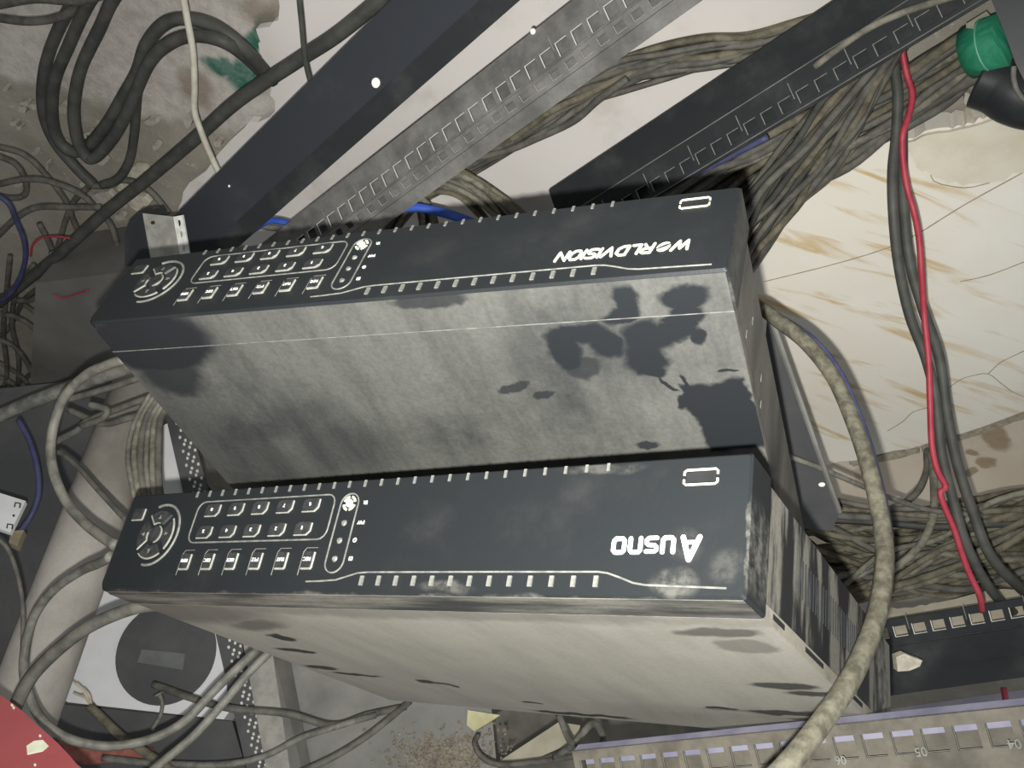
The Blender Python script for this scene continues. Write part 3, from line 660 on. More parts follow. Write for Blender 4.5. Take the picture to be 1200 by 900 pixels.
for k in range(70):
    y = 496 + k * 8.2; xl = 207 + (y - 496) * 0.232
    for c in range(3):
        px, py = xl + c * 6.4 + (k % 2) * 3.1, y + c * 3.4
        hp.prism([BL.hit(px + 1.7 * math.cos(t), py + 2.1 * math.sin(t), 0.0064) for t in (0, 1.05, 2.1, 3.14, 4.19, 5.24)], BL.n * -0.0008)
o = hp.obj('perforation', 'rail_edge', ps); o['kind'] = 'stuff'
sa = root('steel_angle', 'light grey steel angle right of the perforated strip', 'steel angle', Matrix.Identity(4))
G().prism([BL.hit(x, y, 0.010) for x, y in ((284, 750), (318, 757), (367, 1080), (345, 1080))], BL.n * -0.003).obj('angle_face', 'steel', sa)
G().prism([BL.hit(318, 757, 0.010), BL.hit(367, 1080, 0.010), BL.hit(398, 1080, -0.02), BL.hit(338, 765, -0.02)], BL.n * -0.003).obj('angle_face', 'grey_sheet', sa)
plate('cement_board', jag([(325, 740), (470, 815), (575, 820), (600, 1080), (340, 1080)], 3, 4, 2), BL, 0.012, 'grey_sheet', 'grey cement board right of the steel angle under the lower recorder', 'board', off=-0.025)
# rubble on that board
rb = random.Random(5); gr = G()
def pebble(g, p, r, rnd):
    ax = Vector((rnd.uniform(-1, 1), rnd.uniform(-1, 1), rnd.uniform(-1, 1))).normalized(); R = Matrix.Rotation(rnd.uniform(0, 6), 3, ax)
    b = [(1, 0, 0), (-1, 0, 0), (0, 1, 0), (0, -1, 0), (0, 0, 1), (0, 0, -1)]
    v = [p + R @ (Vector(q) * r * rnd.uniform(.6, 1.2)) for q in b]
    g.add(v, [(0, 2, 4), (2, 1, 4), (1, 3, 4), (3, 0, 4), (2, 0, 5), (1, 2, 5), (3, 1, 5), (0, 3, 5)])
for k in range(1100):
    pebble(gr, BL.hit(rb.gauss(524, 32), rb.gauss(890, 15), -0.024), rb.uniform(.0008, .0028), rb)
o = gr.obj('rubble', simple('sand_rubble', (122, 114, 99), (150, 142, 126), 90, 0.95)); tag(o, 'sandy brown rubble at the bottom edge below the lower recorder', 'rubble', kind='stuff')
tag(G().prism([BL.hit(x, y, 0.0) for x, y in ((548, 832), (586, 838), (574, 846), (556, 857), (547, 850))], BL.n * -0.02).obj('foam_piece', simple('yellow_foam', (176, 172, 132), (196, 190, 152), 60, 0.9)), 'small pale yellow foam piece behind the lower recorder', 'foam')
tag(G().prism([BL.hit(x, y, 0.004) for x, y in ((585, 892), (655, 846), (680, 850), (676, 868), (612, 896))], BL.n * -0.008).obj('trunking_piece', simple('beige_trunking', (146, 142, 122), (166, 160, 140), 30, 0.8)), 'flat beige trunking piece at the bottom edge by the brown rail', 'trunking')
# pvc pipe, hollow
pa, pb = at(182, 415, 1.02), at(-22, 965, .765); d = (pb - pa).normalized(); s1 = d.orthogonal().normalized(); s2 = d.cross(s1)
v = []; f = []; n = 40; ro, ri = 0.031, 0.028
for (p, r) in ((pa, ro), (pb, ro), (pb, ri), (pa, ri)):
    v += [p + (s1 * math.cos(2 * math.pi * k / n) + s2 * math.sin(2 * math.pi * k / n)) * r for k in range(n)]
for r in range(4):
    for k in range(n): f.append((r * n + k, r * n + (k + 1) % n, ((r + 1) % 4) * n + (k + 1) % n, ((r + 1) % 4) * n + k))
tag(mesh_obj('plastic_pipe', v, f, 'pipe', None, True), 'wide off-white plastic pipe leaning at the left behind the recorders', 'pipe')
# red sheet in the corner
RP = Plane(at(0, 812, .56), at(95, 900, .50), at(0, 900, .50))
rs = root('red_sheet', 'red painted metal sheet in the lower left corner with a chipped spot', 'metal sheet', Matrix.Identity(4))
G().prism([RP.hit(x, y) for x, y in [(-30, 788), (0, 814), (20, 828)] + jag([(20, 828), (60, 864), (98, 902)], 1.0, 5, 4, skip=(2,))[1:] + [(190, 1010), (150, 1150), (-220, 1150), (-220, 640)]], RP.n * -0.004).obj('sheet_body', simple('red_paint', (164, 80, 82), (174, 90, 92), 14, 0.5), rs)
G().prism([RP.hit(x, y, 0.0003) for x, y in ((31, 874), (40, 868), (50, 867), (57, 874), (50, 880), (32, 884))], RP.n * -0.0006).obj('paint_chip', 'cream_print', rs)
for x, y in ((14, 826), (47, 862), (41, 896), (16, 829)):
    G().prism([RP.hit(x + 1.6 * math.cos(t), y + 1.6 * math.sin(t), 0.0003) for t in (0, 1, 2, 3, 4, 5)], RP.n * -0.0006).obj('paint_chip', 'cream_print', rs)
plate('brick_piece', jag([(68, 868), (120, 874), (170, 876), (178, 893), (100, 896), (78, 884)], 2, 3, 3), BL, 0.02, 'brick', 'reddish brick piece beside the red sheet', 'brick', off=0.02)
# slotted white plate at the left edge
LP = Plane(at(0, 580, .86), at(30, 588, .86), at(0, 620, .84))
wp_ = root('wall_plate', 'small white slotted plate at the left edge', 'plate', Matrix.Identity(4))
G().prism([LP.hit(x, y) for x, y in ((-12, 574), (30, 587), (12, 624), (-12, 616))], LP.n * -0.006).obj('plate_body', 'white_plastic', wp_)
for x, y in ((20, 592), (11, 617)):
    G().tube([LP.hit(x - 3, y + 2, .0005), LP.hit(x - 2, y - 3, .0005), LP.hit(x + 4, y - 2, .0005), LP.hit(x + 3, y + 3, .0005)], 0.0007, 4).obj('plate_slot', 'dark_gap', wp_)
G().prism([LP.hit(16 + 1.5 * math.cos(t), 604 + 1.5 * math.sin(t), .0005) for t in range(6)], LP.n * -0.001).obj('plate_hole', 'dark_gap', wp_)
tag(G().prism([LP.hit(x, y, -0.01) for x, y in ((14, 622), (28, 621), (20, 640), (10, 636))], LP.n * -0.01).obj('wood_scrap', simple('wood_scrap', (122, 114, 92), (140, 132, 108), 60, 0.9)), 'small olive wood scrap under the white slotted plate', 'scrap')
# dark box lid and conduit at the left of the upper recorder
GB = zplane(0.10)
plate('metal_box', [(42, 332), (150, 318), (170, 400), (150, 440), (96, 452), (34, 486), (37, 420)], GB, 0.09, simple('box_grey_paint', (100, 99, 95), (114, 112, 107), 12, 0.7), 'flat dark grey metal box left of the upper recorder', 'box')
cable('conduit', 'straight grey conduit under the dark metal box at the left edge', dc((-30, 500, .93), (60, 462, .92), (165, 426, .90)), 0.007, 'cable_grey', cat='conduit')

# ------------------------------------------------------------------ bracket beside the post
bk = root('steel_bracket', 'bare steel bracket with a hole at the foot of the plain post', 'bracket', Matrix.Identity(4))
BP = Plane(onz(167, 250, 0.17), onz(205, 252, 0.17), onz(175, 300, 0.19))
G().prism([BP.hit(x, y) for x, y in ((167, 250), (203, 254), (213, 312), (178, 312))], BP.n * -0.002).obj('bracket_face', 'steel', bk)
G().prism([BP.hit(x, y, o) for x, y, o in ((203, 254, 0), (213, 312, 0), (224, 312, -0.008), (214, 252, -0.008))], BP.n * -0.002).obj('bracket_fold', 'rail_edge', bk)
G().prism([BP.hit(x, y, -0.002) for x, y in ((150, 262), (166, 247), (170, 254), (180, 312), (146, 312), (146, 275))], BP.n * -0.03).obj('bracket_side', 'rail_dark', bk)
G().prism([BP.hit(179 + 2.6 * math.cos(t), 261 + 2.2 * math.sin(t), 0.0003) for t in [k * .785 for k in range(8)]], BP.n * -0.0008).obj('bracket_hole', 'dark_gap', bk)
for x, y in ((209, 262), (211, 275), (214, 291)):
    G().prism([BP.hit(x + 2.2 * math.cos(t), y + 4.2 * math.sin(t), -0.0035) for t in [k * .785 for k in range(8)]], BP.n * -0.0008).obj('bracket_hole', 'steel' if y > 265 else 'dark_gap', bk)

# ------------------------------------------------------------------ cables: upper left
K = 'thick black cables looped at the upper left'
cable('power_cable', 'thick black cable forming the outer left loop at the upper left', zc(.03, (150, -90), (95, -12), (66, 40), (52, 85), (51, 130), (64, 165), (88, 195), (110, 217)), .0062, 'cable_black')
cable('power_cable', 'thick black cable looping from the top edge round to the green paint patch', zc(.045, (180, -95), (112, -10), (80, 55), (63, 100), (62, 145), (74, 172), (95, 177), (122, 150), (145, 112), (160, 85), (170, 55), (190, 30), (215, 22), (250, 30), (283, 54), (309, 82, .03), (320, 95, .02)), .0062, 'cable_black')
cable('power_cable', 'thick black cable with the innermost loop at the upper left', zc(.055, (215, -100), (140, -12), (116, 35), (95, 80), (87, 120), (88, 150), (95, 174), (108, 186), (130, 165), (150, 130), (174, 75), (200, 50), (230, 42), (265, 50), (296, 74, .03), (313, 92, .02)), .0062, 'cable_black')
cable('power_cable', 'short black cable dropping below the loops at the upper left', zc(.035, (163, 92), (160, 120), (157, 160), (151, 190), (138, 210), (120, 217)), .005, 'cable_black')
cable('power_cable', 'black cable running along the very top left edge', zc(.05, (-15, 8), (40, -2), (90, 0), (140, -12)), .0048, 'cable_charcoal')
cable('power_cable', 'black cable sagging just below the top left edge', zc(.04, (-15, 19), (35, 25), (75, 18), (112, -4)), .0042, 'cable_charcoal')
cable('long_cable', 'long straight dark cable running diagonally left of the plain post', zc(.06, (600, -120), (482, -30), (400, 37), (350, 70), (280, 117), (228, 163), (175, 208), (120, 252), (60, 306), (-25, 374)), .0066, 'cable_black')
cable('thin_wire', 'thin black wire hanging over the white board at the top', zc(.075, (345, -100), (350, -14), (354, 30), (358, 70), (366, 104)), .0026, 'cable_black')
cable('thin_cable', 'thin beige cable hanging down over the black loops', zc(.08, (200, -100), (213, -14), (219, 20), (226, 60), (228, 100), (228, 130), (236, 155), (246, 180), (258, 206)), .0030, 'cable_beige')
TG = 'thin dark cables tangled at the left edge'
tl = 'thin dark cable in the tangle at the left edge'
for i, pp in enumerate([
    [(-10, 170), (30, 182), (60, 212), (80, 240), (86, 258), (98, 280), (120, 302), (140, 335)],
    [(-10, 180), (18, 192), (30, 212), (29, 228), (14, 232), (-10, 227)],
    [(-10, 218), (30, 210), (60, 213), (92, 226), (112, 243), (130, 264), (138, 292), (139, 325)],
    [(-10, 284), (20, 255), (45, 243), (80, 243), (118, 243)],
    [(108, 216), (90, 232), (80, 250), (72, 275), (66, 300), (63, 330), (58, 370)],
    [(104, 218), (130, 217), (142, 211), (162, 215), (180, 228), (198, 250)],
    [(72, 308), (100, 303), (125, 309), (145, 325)], [(72, 315), (100, 317), (118, 332), (130, 350)],
    [(60, 330), (30, 350), (10, 385), (-10, 400)], [(40, 310), (20, 340), (14, 380), (22, 420), (20, 470)],
    [(-10, 365), (20, 372), (40, 385), (48, 405)], [(-10, 395), (15, 405), (32, 425), (40, 445)],
    [(-10, 345), (16, 350), (40, 365), (46, 372)], [(-10, 420), (12, 432), (30, 446), (36, 462)],
    [(12, 300), (8, 340), (4, 390), (8, 440), (-6, 480)], [(60, 295), (74, 318), (82, 345), (80, 370)],
    [(-10, 455), (14, 452), (34, 440), (46, 420)], [(46, 262), (60, 290), (64, 320), (40, 350), (20, 352)],
    [(-10, 440), (10, 446), (24, 462), (30, 490)]]):
    cable('thin_cable', tl, zc(.02 + .012 * (i % 4), *pp), .0036, 'cable_charcoal', TG)
cable('blue_cable', 'blue cable curving at the left edge among dark cables', zc(.07, (-8, 226), (10, 238), (20, 260), (28, 280), (30, 300), (25, 322), (14, 342), (2, 352)), .0032, 'cable_navy')
cable('red_wire', 'thin red wire end among the dark cables at the left', zc(.07, (36, 300), (38, 288), (48, 279), (66, 277), (82, 279)), .0013, 'cable_red')
cable('red_wire', 'thin red wire lying on the dark grey metal box', zc(.103, (62, 345), (74, 349), (88, 345), (103, 340)), .001, 'cable_red')

# ------------------------------------------------------------------ cables: between and around the recorders, left
cable('silver_cable', 'shiny grey cable arching left of the recorders from one to the other', dc((146, 421, .64), (125, 428, .65), (100, 440, .66), (74, 468, .67), (61, 508, .67), (61, 545, .66), (76, 585, .65), (102, 615, .63), (136, 640, .60)), .0036, 'cable_grey')
cable('thin_cable', 'thin grey cable behind the shiny arch over the plastic pipe', dc((58, 540, .76), (68, 530, .76), (90, 546, .74), (115, 574, .72), (150, 612, .68)), .0021, 'cable_charcoal')
cable('grey_cable', 'grey cable emerging left of the lower recorder with a worn bright end', dc((130, 652, .60), (116, 660, .62), (95, 669, .64), (62, 692, .66), (40, 722, .67), (30, 758, .67), (29, 795, .66), (45, 838, .65), (75, 863, .65), (120, 874, .66), (170, 868, .67), (215, 846, .68), (255, 805, .69), (302, 760, .70)), .0034, 'cable_grey')
cable('thick_cable', 'thick grey cable bending from under the lower recorder to the red sheet', dc((200, 708, .66), (165, 711, .65), (130, 722, .65), (95, 740, .65), (58, 770, .65), (32, 800, .64), (8, 850, .62)), .0048, 'cable_charcoal')
cable('grey_cable', 'grey cable running diagonally down from the dusty cover to the bottom edge', dc((318, 762, .69), (290, 790, .68), (258, 828, .67), (225, 864, .66), (190, 893, .65), (165, 915, .65)), .0032, 'cable_grey')
cable('thin_cable', 'thin grey cable along the left edge below the white slotted plate', dc((-6, 628, .74), (10, 645, .74), (22, 680, .73), (27, 720, .72), (26, 780, .70)), .0018, 'cable_charcoal')
sc_ = root('stripped_cable', 'olive cable with frayed bare wires on the white unit', 'cable', Matrix.Identity(4))
G().tube(catmull(dc((104, 826, .88), (120, 842, .88), (145, 865, .87), (175, 885, .86), (205, 905, .85))), .0042, 8).obj('sheath', 'cable_olive', sc_, True)
for x, y in ((84, 797), (90, 800), (86, 812), (95, 814), (98, 806)):
    G().tube(catmull(dc((108, 830, .88), ((108 + x) / 2 + 2, (830 + y) / 2 - 3, .878), (x, y, .88))), .0011, 5).obj('bare_wire', 'copper', sc_)
cable('grey_cable', 'grey cable lying across the perforated strip and the cement board', dc((180, 802, .90), (225, 818, .88), (270, 830, .87), (335, 836, .87), (390, 850, .88), (430, 838, .90), (475, 828, .93)), .0036, 'cable_charcoal')
cable('grey_cable', 'grey cable curving along the bottom over the steel angle', dc((120, 888, .87), (190, 895, .86), (260, 896, .86), (310, 886, .86), (350, 866, .86), (392, 852, .86), (440, 838, .88)), .0032, 'cable_grey')
cable('grey_cable', 'dark cable rising from the bottom edge toward the rear of the lower recorder', dc((335, 912, .86), (385, 890, .86), (425, 866, .87), (455, 843, .88), (480, 822, .90)), .0034, 'cable_charcoal')
cable('thin_cable', 'short thin grey cable with a knot on the white unit', dc((186, 812, .885), (190, 822, .885), (188, 838, .885), (178, 855, .885)), [.006, .005] + [.002] * 20, 'cable_grey')
VB = 'upright grey cables between the recorders'
for i in range(6):
    x = i * 6.5
    cable('upright_cable', 'grey cable in the upright bundle between the two recorders at the left', dc((176 + x * .6, 462 + i * 3, .80), (158 + x * .9, 495, .79), (150 + x * 1.1, 530, .77), (153 + x, 560, .75), (160 + x * .9, 590, .74)), .0022 + .0004 * (i % 3), ['cable_grey', 'cable_dusty', 'cable_charcoal'][i % 3], VB)
for i, pp in enumerate([[(60, 520, .85), (90, 505, .84), (110, 490, .84), (205, 455, .82)], [(70, 470, .84), (110, 460, .83), (190, 434, .82)], [(95, 500, .84), (120, 490, .83), (125, 480, .83), (105, 474, .83)], [(80, 480, .85), (120, 496, .84), (150, 490, .83), (200, 476, .82)]]):
    cable('thin_cable', 'thin dark cable knotted below the grey conduit at the left', dc(*pp), .0032, 'cable_charcoal', 'dark cables knotted left of the recorders')
cable('blue_cable', 'navy blue cable lying on the dark sheet at the left', dc((22, 492, .92), (36, 520, .91), (44, 550, .90), (45, 580, .89), (36, 605, .88), (22, 625, .88)), .0028, 'cable_navy')
cable('bent_cable', 'black cable loop hooked behind the lower recorder at the bottom', dc((560, 862, .86), (556, 872, .85), (566, 888, .84), (590, 896, .83), (650, 890, .80), (700, 880, .74)), .0026, 'cable_charcoal')
cable('bent_cable', 'grey cable ring sticking out behind the lower recorder by the brown rail', dc((655, 838, .80), (668, 868, .77), (685, 882, .74), (703, 878, .72), (706, 862, .73), (694, 848, .75), (672, 872, .77), (650, 888, .80)), .0030, 'cable_grey')

# ------------------------------------------------------------------ cable bundles
def bundle(name, label, group, path, n, z, r, mats, seed, zs=0.012, jit=0.35):
    """path: (px, py, half spread in px); every strand is a cable of its own"""
    rnd = random.Random(seed)
    for i in range(n):
        s = -1 + 2 * (i + .5) / n + rnd.uniform(-.08, .08); pts = []; zz = z + rnd.uniform(0, zs)
        for k, (x, y, w) in enumerate(path):
            a = path[max(k - 1, 0)]; b = path[min(k + 1, len(path) - 1)]
            dx, dy = b[0] - a[0], b[1] - a[1]; l = math.hypot(dx, dy); nx, ny = -dy / l, dx / l
            t = (s + rnd.uniform(-jit, jit)) * w
            pts.append(onz(x + nx * t, y + ny * t, max(0.006, zz + rnd.uniform(-.004, .004))))
        cable(name, label, pts, r * rnd.uniform(.85, 1.15), rnd.choice(mats), group, seg=6, per=5)
DUST = ['cable_charcoal', 'cable_olive', 'cable_dusty', 'cable_charcoal']
bundle('network_cable', 'dusty cable in the bundle crossing the white board between the two slotted rails', 'cables across the white board', [(1010, 14, 14), (940, 38, 14), (880, 56, 16), (830, 62, 17), (780, 72, 17), (730, 86, 18), (680, 106, 20), (640, 130, 22), (590, 160, 22), (530, 192, 20), (480, 225, 18)], 13, .016, .0030, ['cable_charcoal', 'cable_charcoal', 'cable_olive'], 11, jit=.25)
cable('network_cable', 'single cable dipping below the bundle on the white board', zc(.03, (735, 92), (700, 118), (672, 142), (630, 162), (590, 178), (540, 188), (500, 196)), .0034, 'cable_charcoal')
bundle('network_cable', 'dusty olive cable in the fan arching onto the upper edge of the upper recorder', 'olive cables fanning behind the upper recorder', [(440, 275, 18), (468, 232, 18), (505, 210, 14), (542, 215, 14), (572, 236, 16), (602, 272, 20), (620, 330, 24)], 18, .05, .0028, ['cable_olive', 'cable_dusty', 'cable_charcoal'], 12, .03)
bundle('network_cable', 'olive cable bent down behind the slotted rail next to the blue cable', 'olive cables bent by the blue cable', [(425, 290, 14), (440, 258, 10), (462, 238, 8), (488, 236, 8), (500, 250, 8), (505, 285, 10)], 8, .06, .0026, ['cable_olive', 'cable_dusty'], 13, .03)
cable('blue_cable', 'bright blue cable arching just above the upper recorder', zc(.12, (400, 285), (425, 268), (452, 251), (480, 243), (505, 246), (535, 254), (575, 270)), .0042, 'cable_blue')
cable('blue_cable', 'short blue cable piece showing between the post and the grey slotted rail', zc(.10, (296, 270), (312, 260), (326, 259), (345, 264)), .0032, 'cable_blue')
cable('grey_cable', 'pale grey cable piece under the blue one by the post', zc(.09, (300, 264), (318, 267), (334, 270), (350, 280)), .0030, 'cable_grey')
cable('blue_cable', 'blue cable lying in the black slotted rail above the upper recorder', zc(.07, (735, 242), (780, 219), (815, 203), (850, 186), (900, 160)), .0030, 'cable_navy')
bundle('network_cable', 'dusty cable in the wide bundle between the green tape and the upper recorder', 'cables from the green tape', [(1240, 20, 20), (1150, 60, 22), (1100, 92, 24), (1040, 122, 28), (970, 158, 34), (900, 198, 36), (830, 236, 34), (760, 275, 30), (680, 330, 30)], 34, .022, .0034, DUST, 21, .03, jit=.3)
bundle('network_cable', 'dark cable in the steep bundle fanning down from the black slotted rail', 'cables fanning from the black rail', [(1062, 34, 10), (1045, 60, 10), (1022, 92, 16), (990, 135, 28), (950, 185, 32), (912, 230, 30), (880, 275, 26), (850, 320, 22), (800, 380, 30)], 26, .04, .0030, ['cable_charcoal', 'cable_charcoal', 'cable_black', 'cable_olive'], 22, .03, jit=.25)
cable('grey_cable', 'light grey cable lying along the black slotted rail', zc(.095, (955, 78), (985, 55), (1020, 32), (1060, 14), (1110, -2), (1150, -14)), .0024, 'cable_dusty')
def bundle_d(name, label, group, path, n, r, mats, seed, ds=.03, jit=.35):
    rnd = random.Random(seed)
    for i in range(n):
        s = -1 + 2 * (i + .5) / n + rnd.uniform(-.1, .1); dd = rnd.uniform(-ds, ds)
        pts = [at(x + rnd.uniform(-8, 8), y + (s + rnd.uniform(-jit, jit)) * w, d + dd + rnd.uniform(-.006, .006)) for x, y, w, d in path]
        cable(name, label, pts, r * rnd.uniform(.8, 1.2), rnd.choice(mats), group, seg=6, per=5)
bundle_d('network_cable', 'dusty cable in the pile right of the recorders', 'cables piled right of the recorders', [(800, 650, 40, .92), (915, 640, 60, .90), (970, 645, 56, .90), (1030, 648, 46, .90), (1090, 645, 44, .89), (1150, 640, 48, .88), (1240, 628, 52, .87), (1420, 610, 40, .85)], 46, .0031, ['cable_dusty', 'cable_olive', 'cable_charcoal', 'cable_olive'], 31, jit=.3)
bundle_d('network_cable', 'dark cable in the straight bundle along the top of the cable pile', 'straight dark cables above the pile', [(790, 585, 20, .88), (905, 590, 22, .86), (960, 598, 16, .86), (1020, 606, 10, .86), (1090, 608, 9, .85), (1160, 606, 9, .84), (1240, 604, 9, .83), (1420, 596, 12, .81)], 14, .0032, ['cable_charcoal', 'cable_black', 'cable_olive'], 32, .012)
bundle_d('network_cable', 'loose cable crossing the pile at a slant right of the recorders', 'loose slanting cables', [(985, 700, 16, .86), (1040, 672, 30, .86), (1100, 640, 34, .85), (1165, 612, 30, .84), (1230, 590, 24, .83)], 9, .0030, ['cable_dusty', 'cable_grey', 'cable_olive'], 33)
cable('thin_cable', 'thin grey cable slanting from the dark panel to the cable pile', dc((925, 535, .72), (960, 548, .73), (1000, 565, .75), (1040, 582, .77), (1090, 598, .79), (1150, 604, .80)), .0022, 'cable_grey')
cable('thin_cable', 'dark cable curling down from the marble slab edge', dc((1086, 530, .90), (1086, 550, .88), (1078, 572, .86), (1062, 588, .85), (1045, 596, .85)), .0034, 'cable_charcoal')
cable('thin_cable', 'grey cable hanging from the marble slab edge into the pile', dc((1092, 528, .88), (1094, 560, .86), (1094, 600, .83), (1084, 630, .82), (1066, 652, .82), (1040, 672, .82)), .0036, 'cable_dusty')

# ------------------------------------------------------------------ cables hanging in front, right
cable('red_wire', 'red wire hanging in front of the marble slab', dc((1055, 48, .665), (1062, 85, .67), (1069, 110, .67), (1065, 135, .67), (1058, 157, .67), (1058, 185, .675), (1063, 220, .68), (1071, 248, .68), (1077, 280, .685), (1080, 320, .69), (1083, 370, .70), (1088, 420, .70), (1090, 470, .70), (1092, 520, .70), (1098, 550, .70), (1108, 570, .70), (1102, 577, .70), (1106, 592, .70), (1118, 620, .70), (1126, 645, .70), (1136, 672, .70), (1148, 698, .70), (1151, 716, .71)), .0024, 'cable_red')
cable('black_cable', 'black cable hanging left of the red wire', dc((1046, 66, .685), (1052, 110, .685), (1050, 160, .69), (1046, 200, .69), (1047, 250, .69), (1053, 310, .70), (1066, 370, .71), (1085, 420, .715), (1097, 470, .715), (1103, 530, .715), (1118, 590, .715), (1133, 640, .715), (1160, 690, .735), (1192, 722, .79), (1235, 756, .83)), .0040, 'cable_black')
cable('black_cable', 'black cable hanging just right of the red wire', dc((1053, 74, 0.711), (1057, 150, 0.716), (1058, 220, 0.716), (1065, 300, 0.716), (1081, 360, 0.721), (1101, 420, 0.726), (1109, 480, 0.726), (1121, 540, 0.726), (1140, 600, 0.726), (1160, 650, 0.726), (1190, 684, 0.751), (1225, 716, 0.810), (1260, 750, 0.840)), .0042, 'cable_black')
cable('thick_cable', 'thick dusty grey cable looping from the upper recorder over the lower recorder corner', dc((800, 335, .76), (850, 340, .70), (893, 362, .64), (912, 376, .62), (945, 402, .60), (978, 445, .58), (1006, 510, .55), (1024, 570, .52), (1035, 625, .50), (1036, 670, .475), (1026, 725, .45), (1002, 785, .42), (964, 845, .395), (905, 915, .375), (800, 1010, .36), (660, 1080, .36)), .0050, 'cable_thick', per=9)
cable('blue_cable', 'thin navy wire running along the thick dusty cable', dc((850, 345, .70), (897, 362, .64), (918, 373, .628), (952, 396, .605), (985, 437, .585), (1014, 505, .555), (1030, 560, .53), (1038, 595, .515), (1044, 630, .51)), .0018, 'cable_navy')

# ------------------------------------------------------------------ upper right corner
tp = root('cable_sleeve', 'green tape wrapped round the cable bundle at the upper right', 'tape', Matrix.Identity(4))
TA, TB = at(1136, 62, .655), at(1178, 46, .635)
G().tube([TA, TA.lerp(TB, .5), TB], [.0185, .0195, .0185], 20).obj('tape_wrap', 'green', tp, True)
G().tube([TA.lerp(TB, .52), TA.lerp(TB, .56)], .0199, 20).obj('tape_seam', simple('green_tape_seam', (96, 160, 132), (120, 176, 150), 60, 0.4), tp, True)
tag(G().tube(catmull(dc((1150, 92, .66), (1172, 100, .655), (1192, 112, .65), (1225, 118, .645), (1300, 110, .64))), .021, 14).obj('clamp_sleeve', 'rail_dark', None, True), 'black sleeve under the green tape at the right edge', 'sleeve')
cable('thin_cable', 'thin grey wire bent beside the black sleeve at the right edge', dc((1188, 78, .61), (1188, 92, .61), (1193, 108, .61), (1205, 122, .61)), .0018, 'cable_grey')
UR = Plane(at(1160, 0, .62), at(1200, 90, .60), at(1200, 0, .60))
plate('corner_plate', [(1110, -120), (1150, -30), (1168, 16), (1180, 45), (1190, 74), (1203, 100), (1260, 150), (1340, 150), (1340, -120)], UR, 0.006, simple('corner_plate_grey', (96, 98, 100), (122, 120, 116), 16, 0.6), 'grey metal plate in the upper right corner', 'plate')
cs = Plane(at(1130, 30, .64), at(1160, 15, .64), at(1140, 40, .63))
plate('connector_strip', [(1132, 28), (1156, 13), (1161, 19), (1141, 33)], cs, 0.006, 'cable_beige', 'small cream connector strip above the green tape', 'connector')
plate('mortar_piece', jag([(1128, 106), (1155, 118), (1162, 127), (1142, 138), (1132, 124)], 2, 3, 6), zplane(.02), .018, 'chip_grey', 'pale mortar lump beside the black sleeve', 'mortar')
tag(G().prism([at(x, y, .725) for x, y in ((1050, 770), (1060, 766), (1072, 771), (1081, 774), (1078, 781), (1066, 786), (1052, 787))], M @ Vector((0, 0, .008))).obj('plaster_lump', 'chip'), 'beige plaster lump on the black slotted rail at the right edge', 'plaster')
cable('red_wire', 'short red wire end on the lilac strip', dc((1176, 806, .68), (1178, 818, .68), (1180, 834, .69)), .0022, 'cable_red')

# ------------------------------------------------------------------ loose chips on the floor
rc = random.Random(9)
def chip(px, py, w, h, mat, label, group=None):
    out = [onz(px + w * math.cos(t) * rc.uniform(.7, 1.2), py + h * math.sin(t) * rc.uniform(.7, 1.2), 0.006) for t in [k * .9 for k in range(7)]]
    tag(G().prism(out, Vector((0, 0, -.008))).obj('plaster_chip', mat), label, 'plaster', group)
chip(160, 204, 15, 10, 'chip', 'larger pale plaster chip beside the long straight cable')
chip(146, 218, 10, 8, 'chip', 'pale plaster chip left of the long straight cable')
chip(163, 238, 14, 9, 'chip', 'pale plaster chip between the long straight cable and the bracket')
chip(118, 232, 14, 8, 'chip_grey', 'grey plaster chip under the tangled cables')
for x, y, w, h in ((28, 122, 6, 4), (40, 125, 9, 4), (26, 128, 5, 6), (74, 128, 8, 6), (100, 160, 6, 3), (103, 158, 5, 4), (176, 143, 9, 4), (182, 173, 4, 4), (15, 145, 4, 4), (22, 150, 3, 3), (40, 180, 3, 3), (55, 195, 2, 6), (118, 190, 6, 4), (98, 216, 6, 4), (20, 217, 5, 3), (6, 105, 3, 3), (220, 142, 5, 8), (140, 255, 7, 5), (110, 283, 6, 5), (268, 45, 4, 3), (255, 168, 5, 5), (72, 170, 5, 3)):
    chip(x, y, w, h, 'chip_grey', 'small plaster chip scattered on the concrete at the upper left', 'plaster chips on the concrete')

# ------------------------------------------------------------------ ragged mortar under the slab edge, pale stone behind the rail
for i, pp in enumerate(([(1205, 478), (1205, 490), (1140, 512), (1080, 530), (1078, 521), (1140, 500)], [(1076, 522), (1078, 531), (1040, 540), (1000, 547), (996, 540), (1040, 532)])):
    plate('mortar_edge', jag(pp, 2.0, 4, 40 + i), zplane(.012), .012, simple('mortar_brown%d' % i, (150, 142, 124), (176, 168, 150), 150, 0.95), ['ragged mortar strip along the right part of the slab edge', 'ragged mortar strip at the middle of the slab edge'][i], 'mortar')
ST = Plane(at(1040, 740, .82), at(1200, 700, .80), at(1100, 690, .86))
plate('stone_piece', jag([(1036, 712), (1070, 712), (1100, 706), (1175, 690), (1260, 690), (1260, 745), (1036, 770)], 2, 4, 9), ST, .012, simple('pale_stone', (206, 198, 176), (222, 214, 194), 40, 0.8), 'pale cream stone piece behind the black rail at the right edge', 'stone')
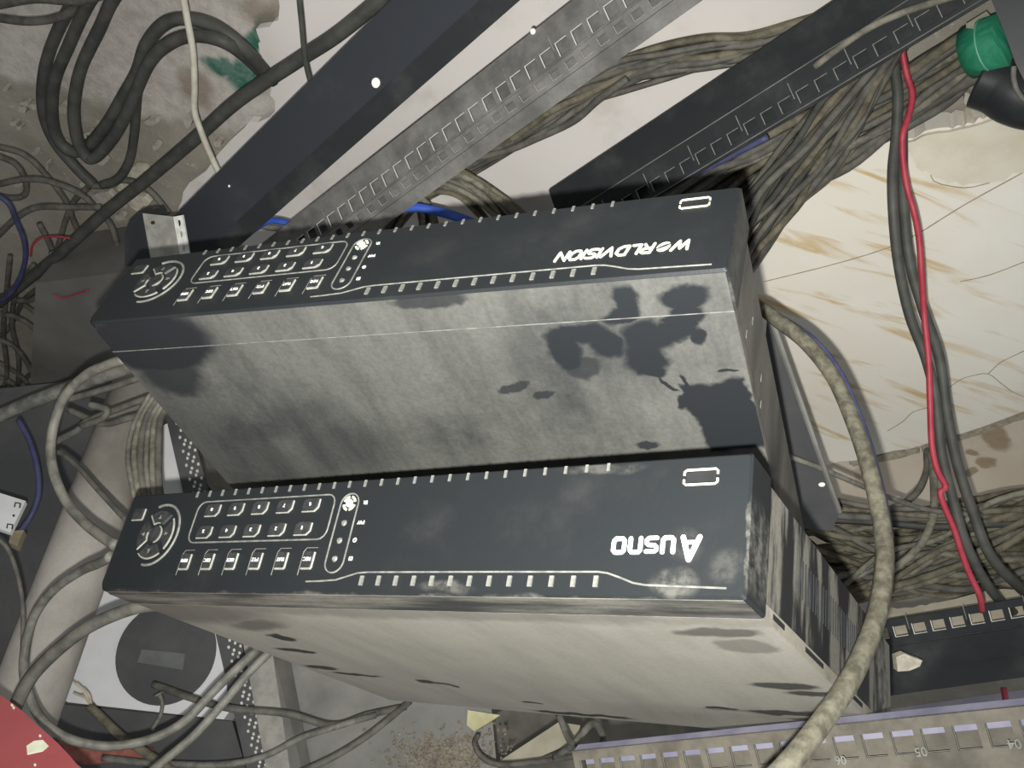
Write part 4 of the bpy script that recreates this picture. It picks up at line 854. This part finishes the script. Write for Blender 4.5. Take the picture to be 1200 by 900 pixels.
# unit numbers printed on the bottom rail
mi = MATS[RL5.name].inverted()
for t, px, py in (('06', 987, 890), ('05', 1081, 880), ('04', 1190, 871)):
    c_ = mi @ at(px, py, .45); o_ = mi @ CAM_POS; d_ = c_ - o_; p_ = o_ + d_ * (-o_.z / d_.z)
    me, a_, b_, e_, f_ = text_mesh(t, 0.006, 0, 0.00005, 0.00005)
    for v_ in me.vertices: v_.co = (p_.x - (v_.co.x - (a_ + b_) / 2) , p_.y - (v_.co.y - (e_ + f_) / 2), 0.0022 + v_.co.z)
    me.materials.append(MT['silver_trim']); o2 = bpy.data.objects.new('unit_number', me); COL.objects.link(o2); o2.parent = RL5

# beige stone slab beyond the marble, with old damp stains
def beige_mat():
    n = NT('beige_stone'); a = n.noise(12, 6, 0.6); b = n.noise(120, 5, 0.7)
    col = n.mix(n.rng(a, 0.3, 0.7), lin((206, 192, 172)), lin((218, 206, 188)))
    P = lambda x, y: onz(x, y, .006) - Vector(BASE)
    st = [(P(1168, 513).x, P(1168, 513).y, 0.024, 0.013, -0.6), (P(1156, 541).x, P(1156, 541).y, 0.011, 0.010, 0), (P(1140, 531).x, P(1140, 531).y, 0.007, 0.006, 0), (P(1137, 553).x, P(1137, 553).y, 0.006, 0.009, 0), (P(1015, 555).x, P(1015, 555).y, 0.012, 0.03, 0.3, 'e', .6)]
    col = n.mix(n.blobs(st, n.warp(0.016, 60), 0.25), col, n.mix(n.rng(b, 0.35, 0.65), lin((170, 150, 122)), lin((158, 142, 120))))
    return n.finish(col, 0.8, b, 0.2, 0.002)
bpts = [onz(x, y, .006) for x, y in ((905, 552), (1000, 538), (1080, 520), (1230, 474), (1290, 480), (1290, 668), (905, 668))]
BASE = ((min(p.x for p in bpts) + max(p.x for p in bpts)) / 2, (min(p.y for p in bpts) + max(p.y for p in bpts)) / 2, 0.0)
tag(G().prism(bpts, Vector((0, 0, -.006))).obj('stone_slab', beige_mat()), 'beige stone floor slab with brown damp stains beyond the marble slab', 'slab')
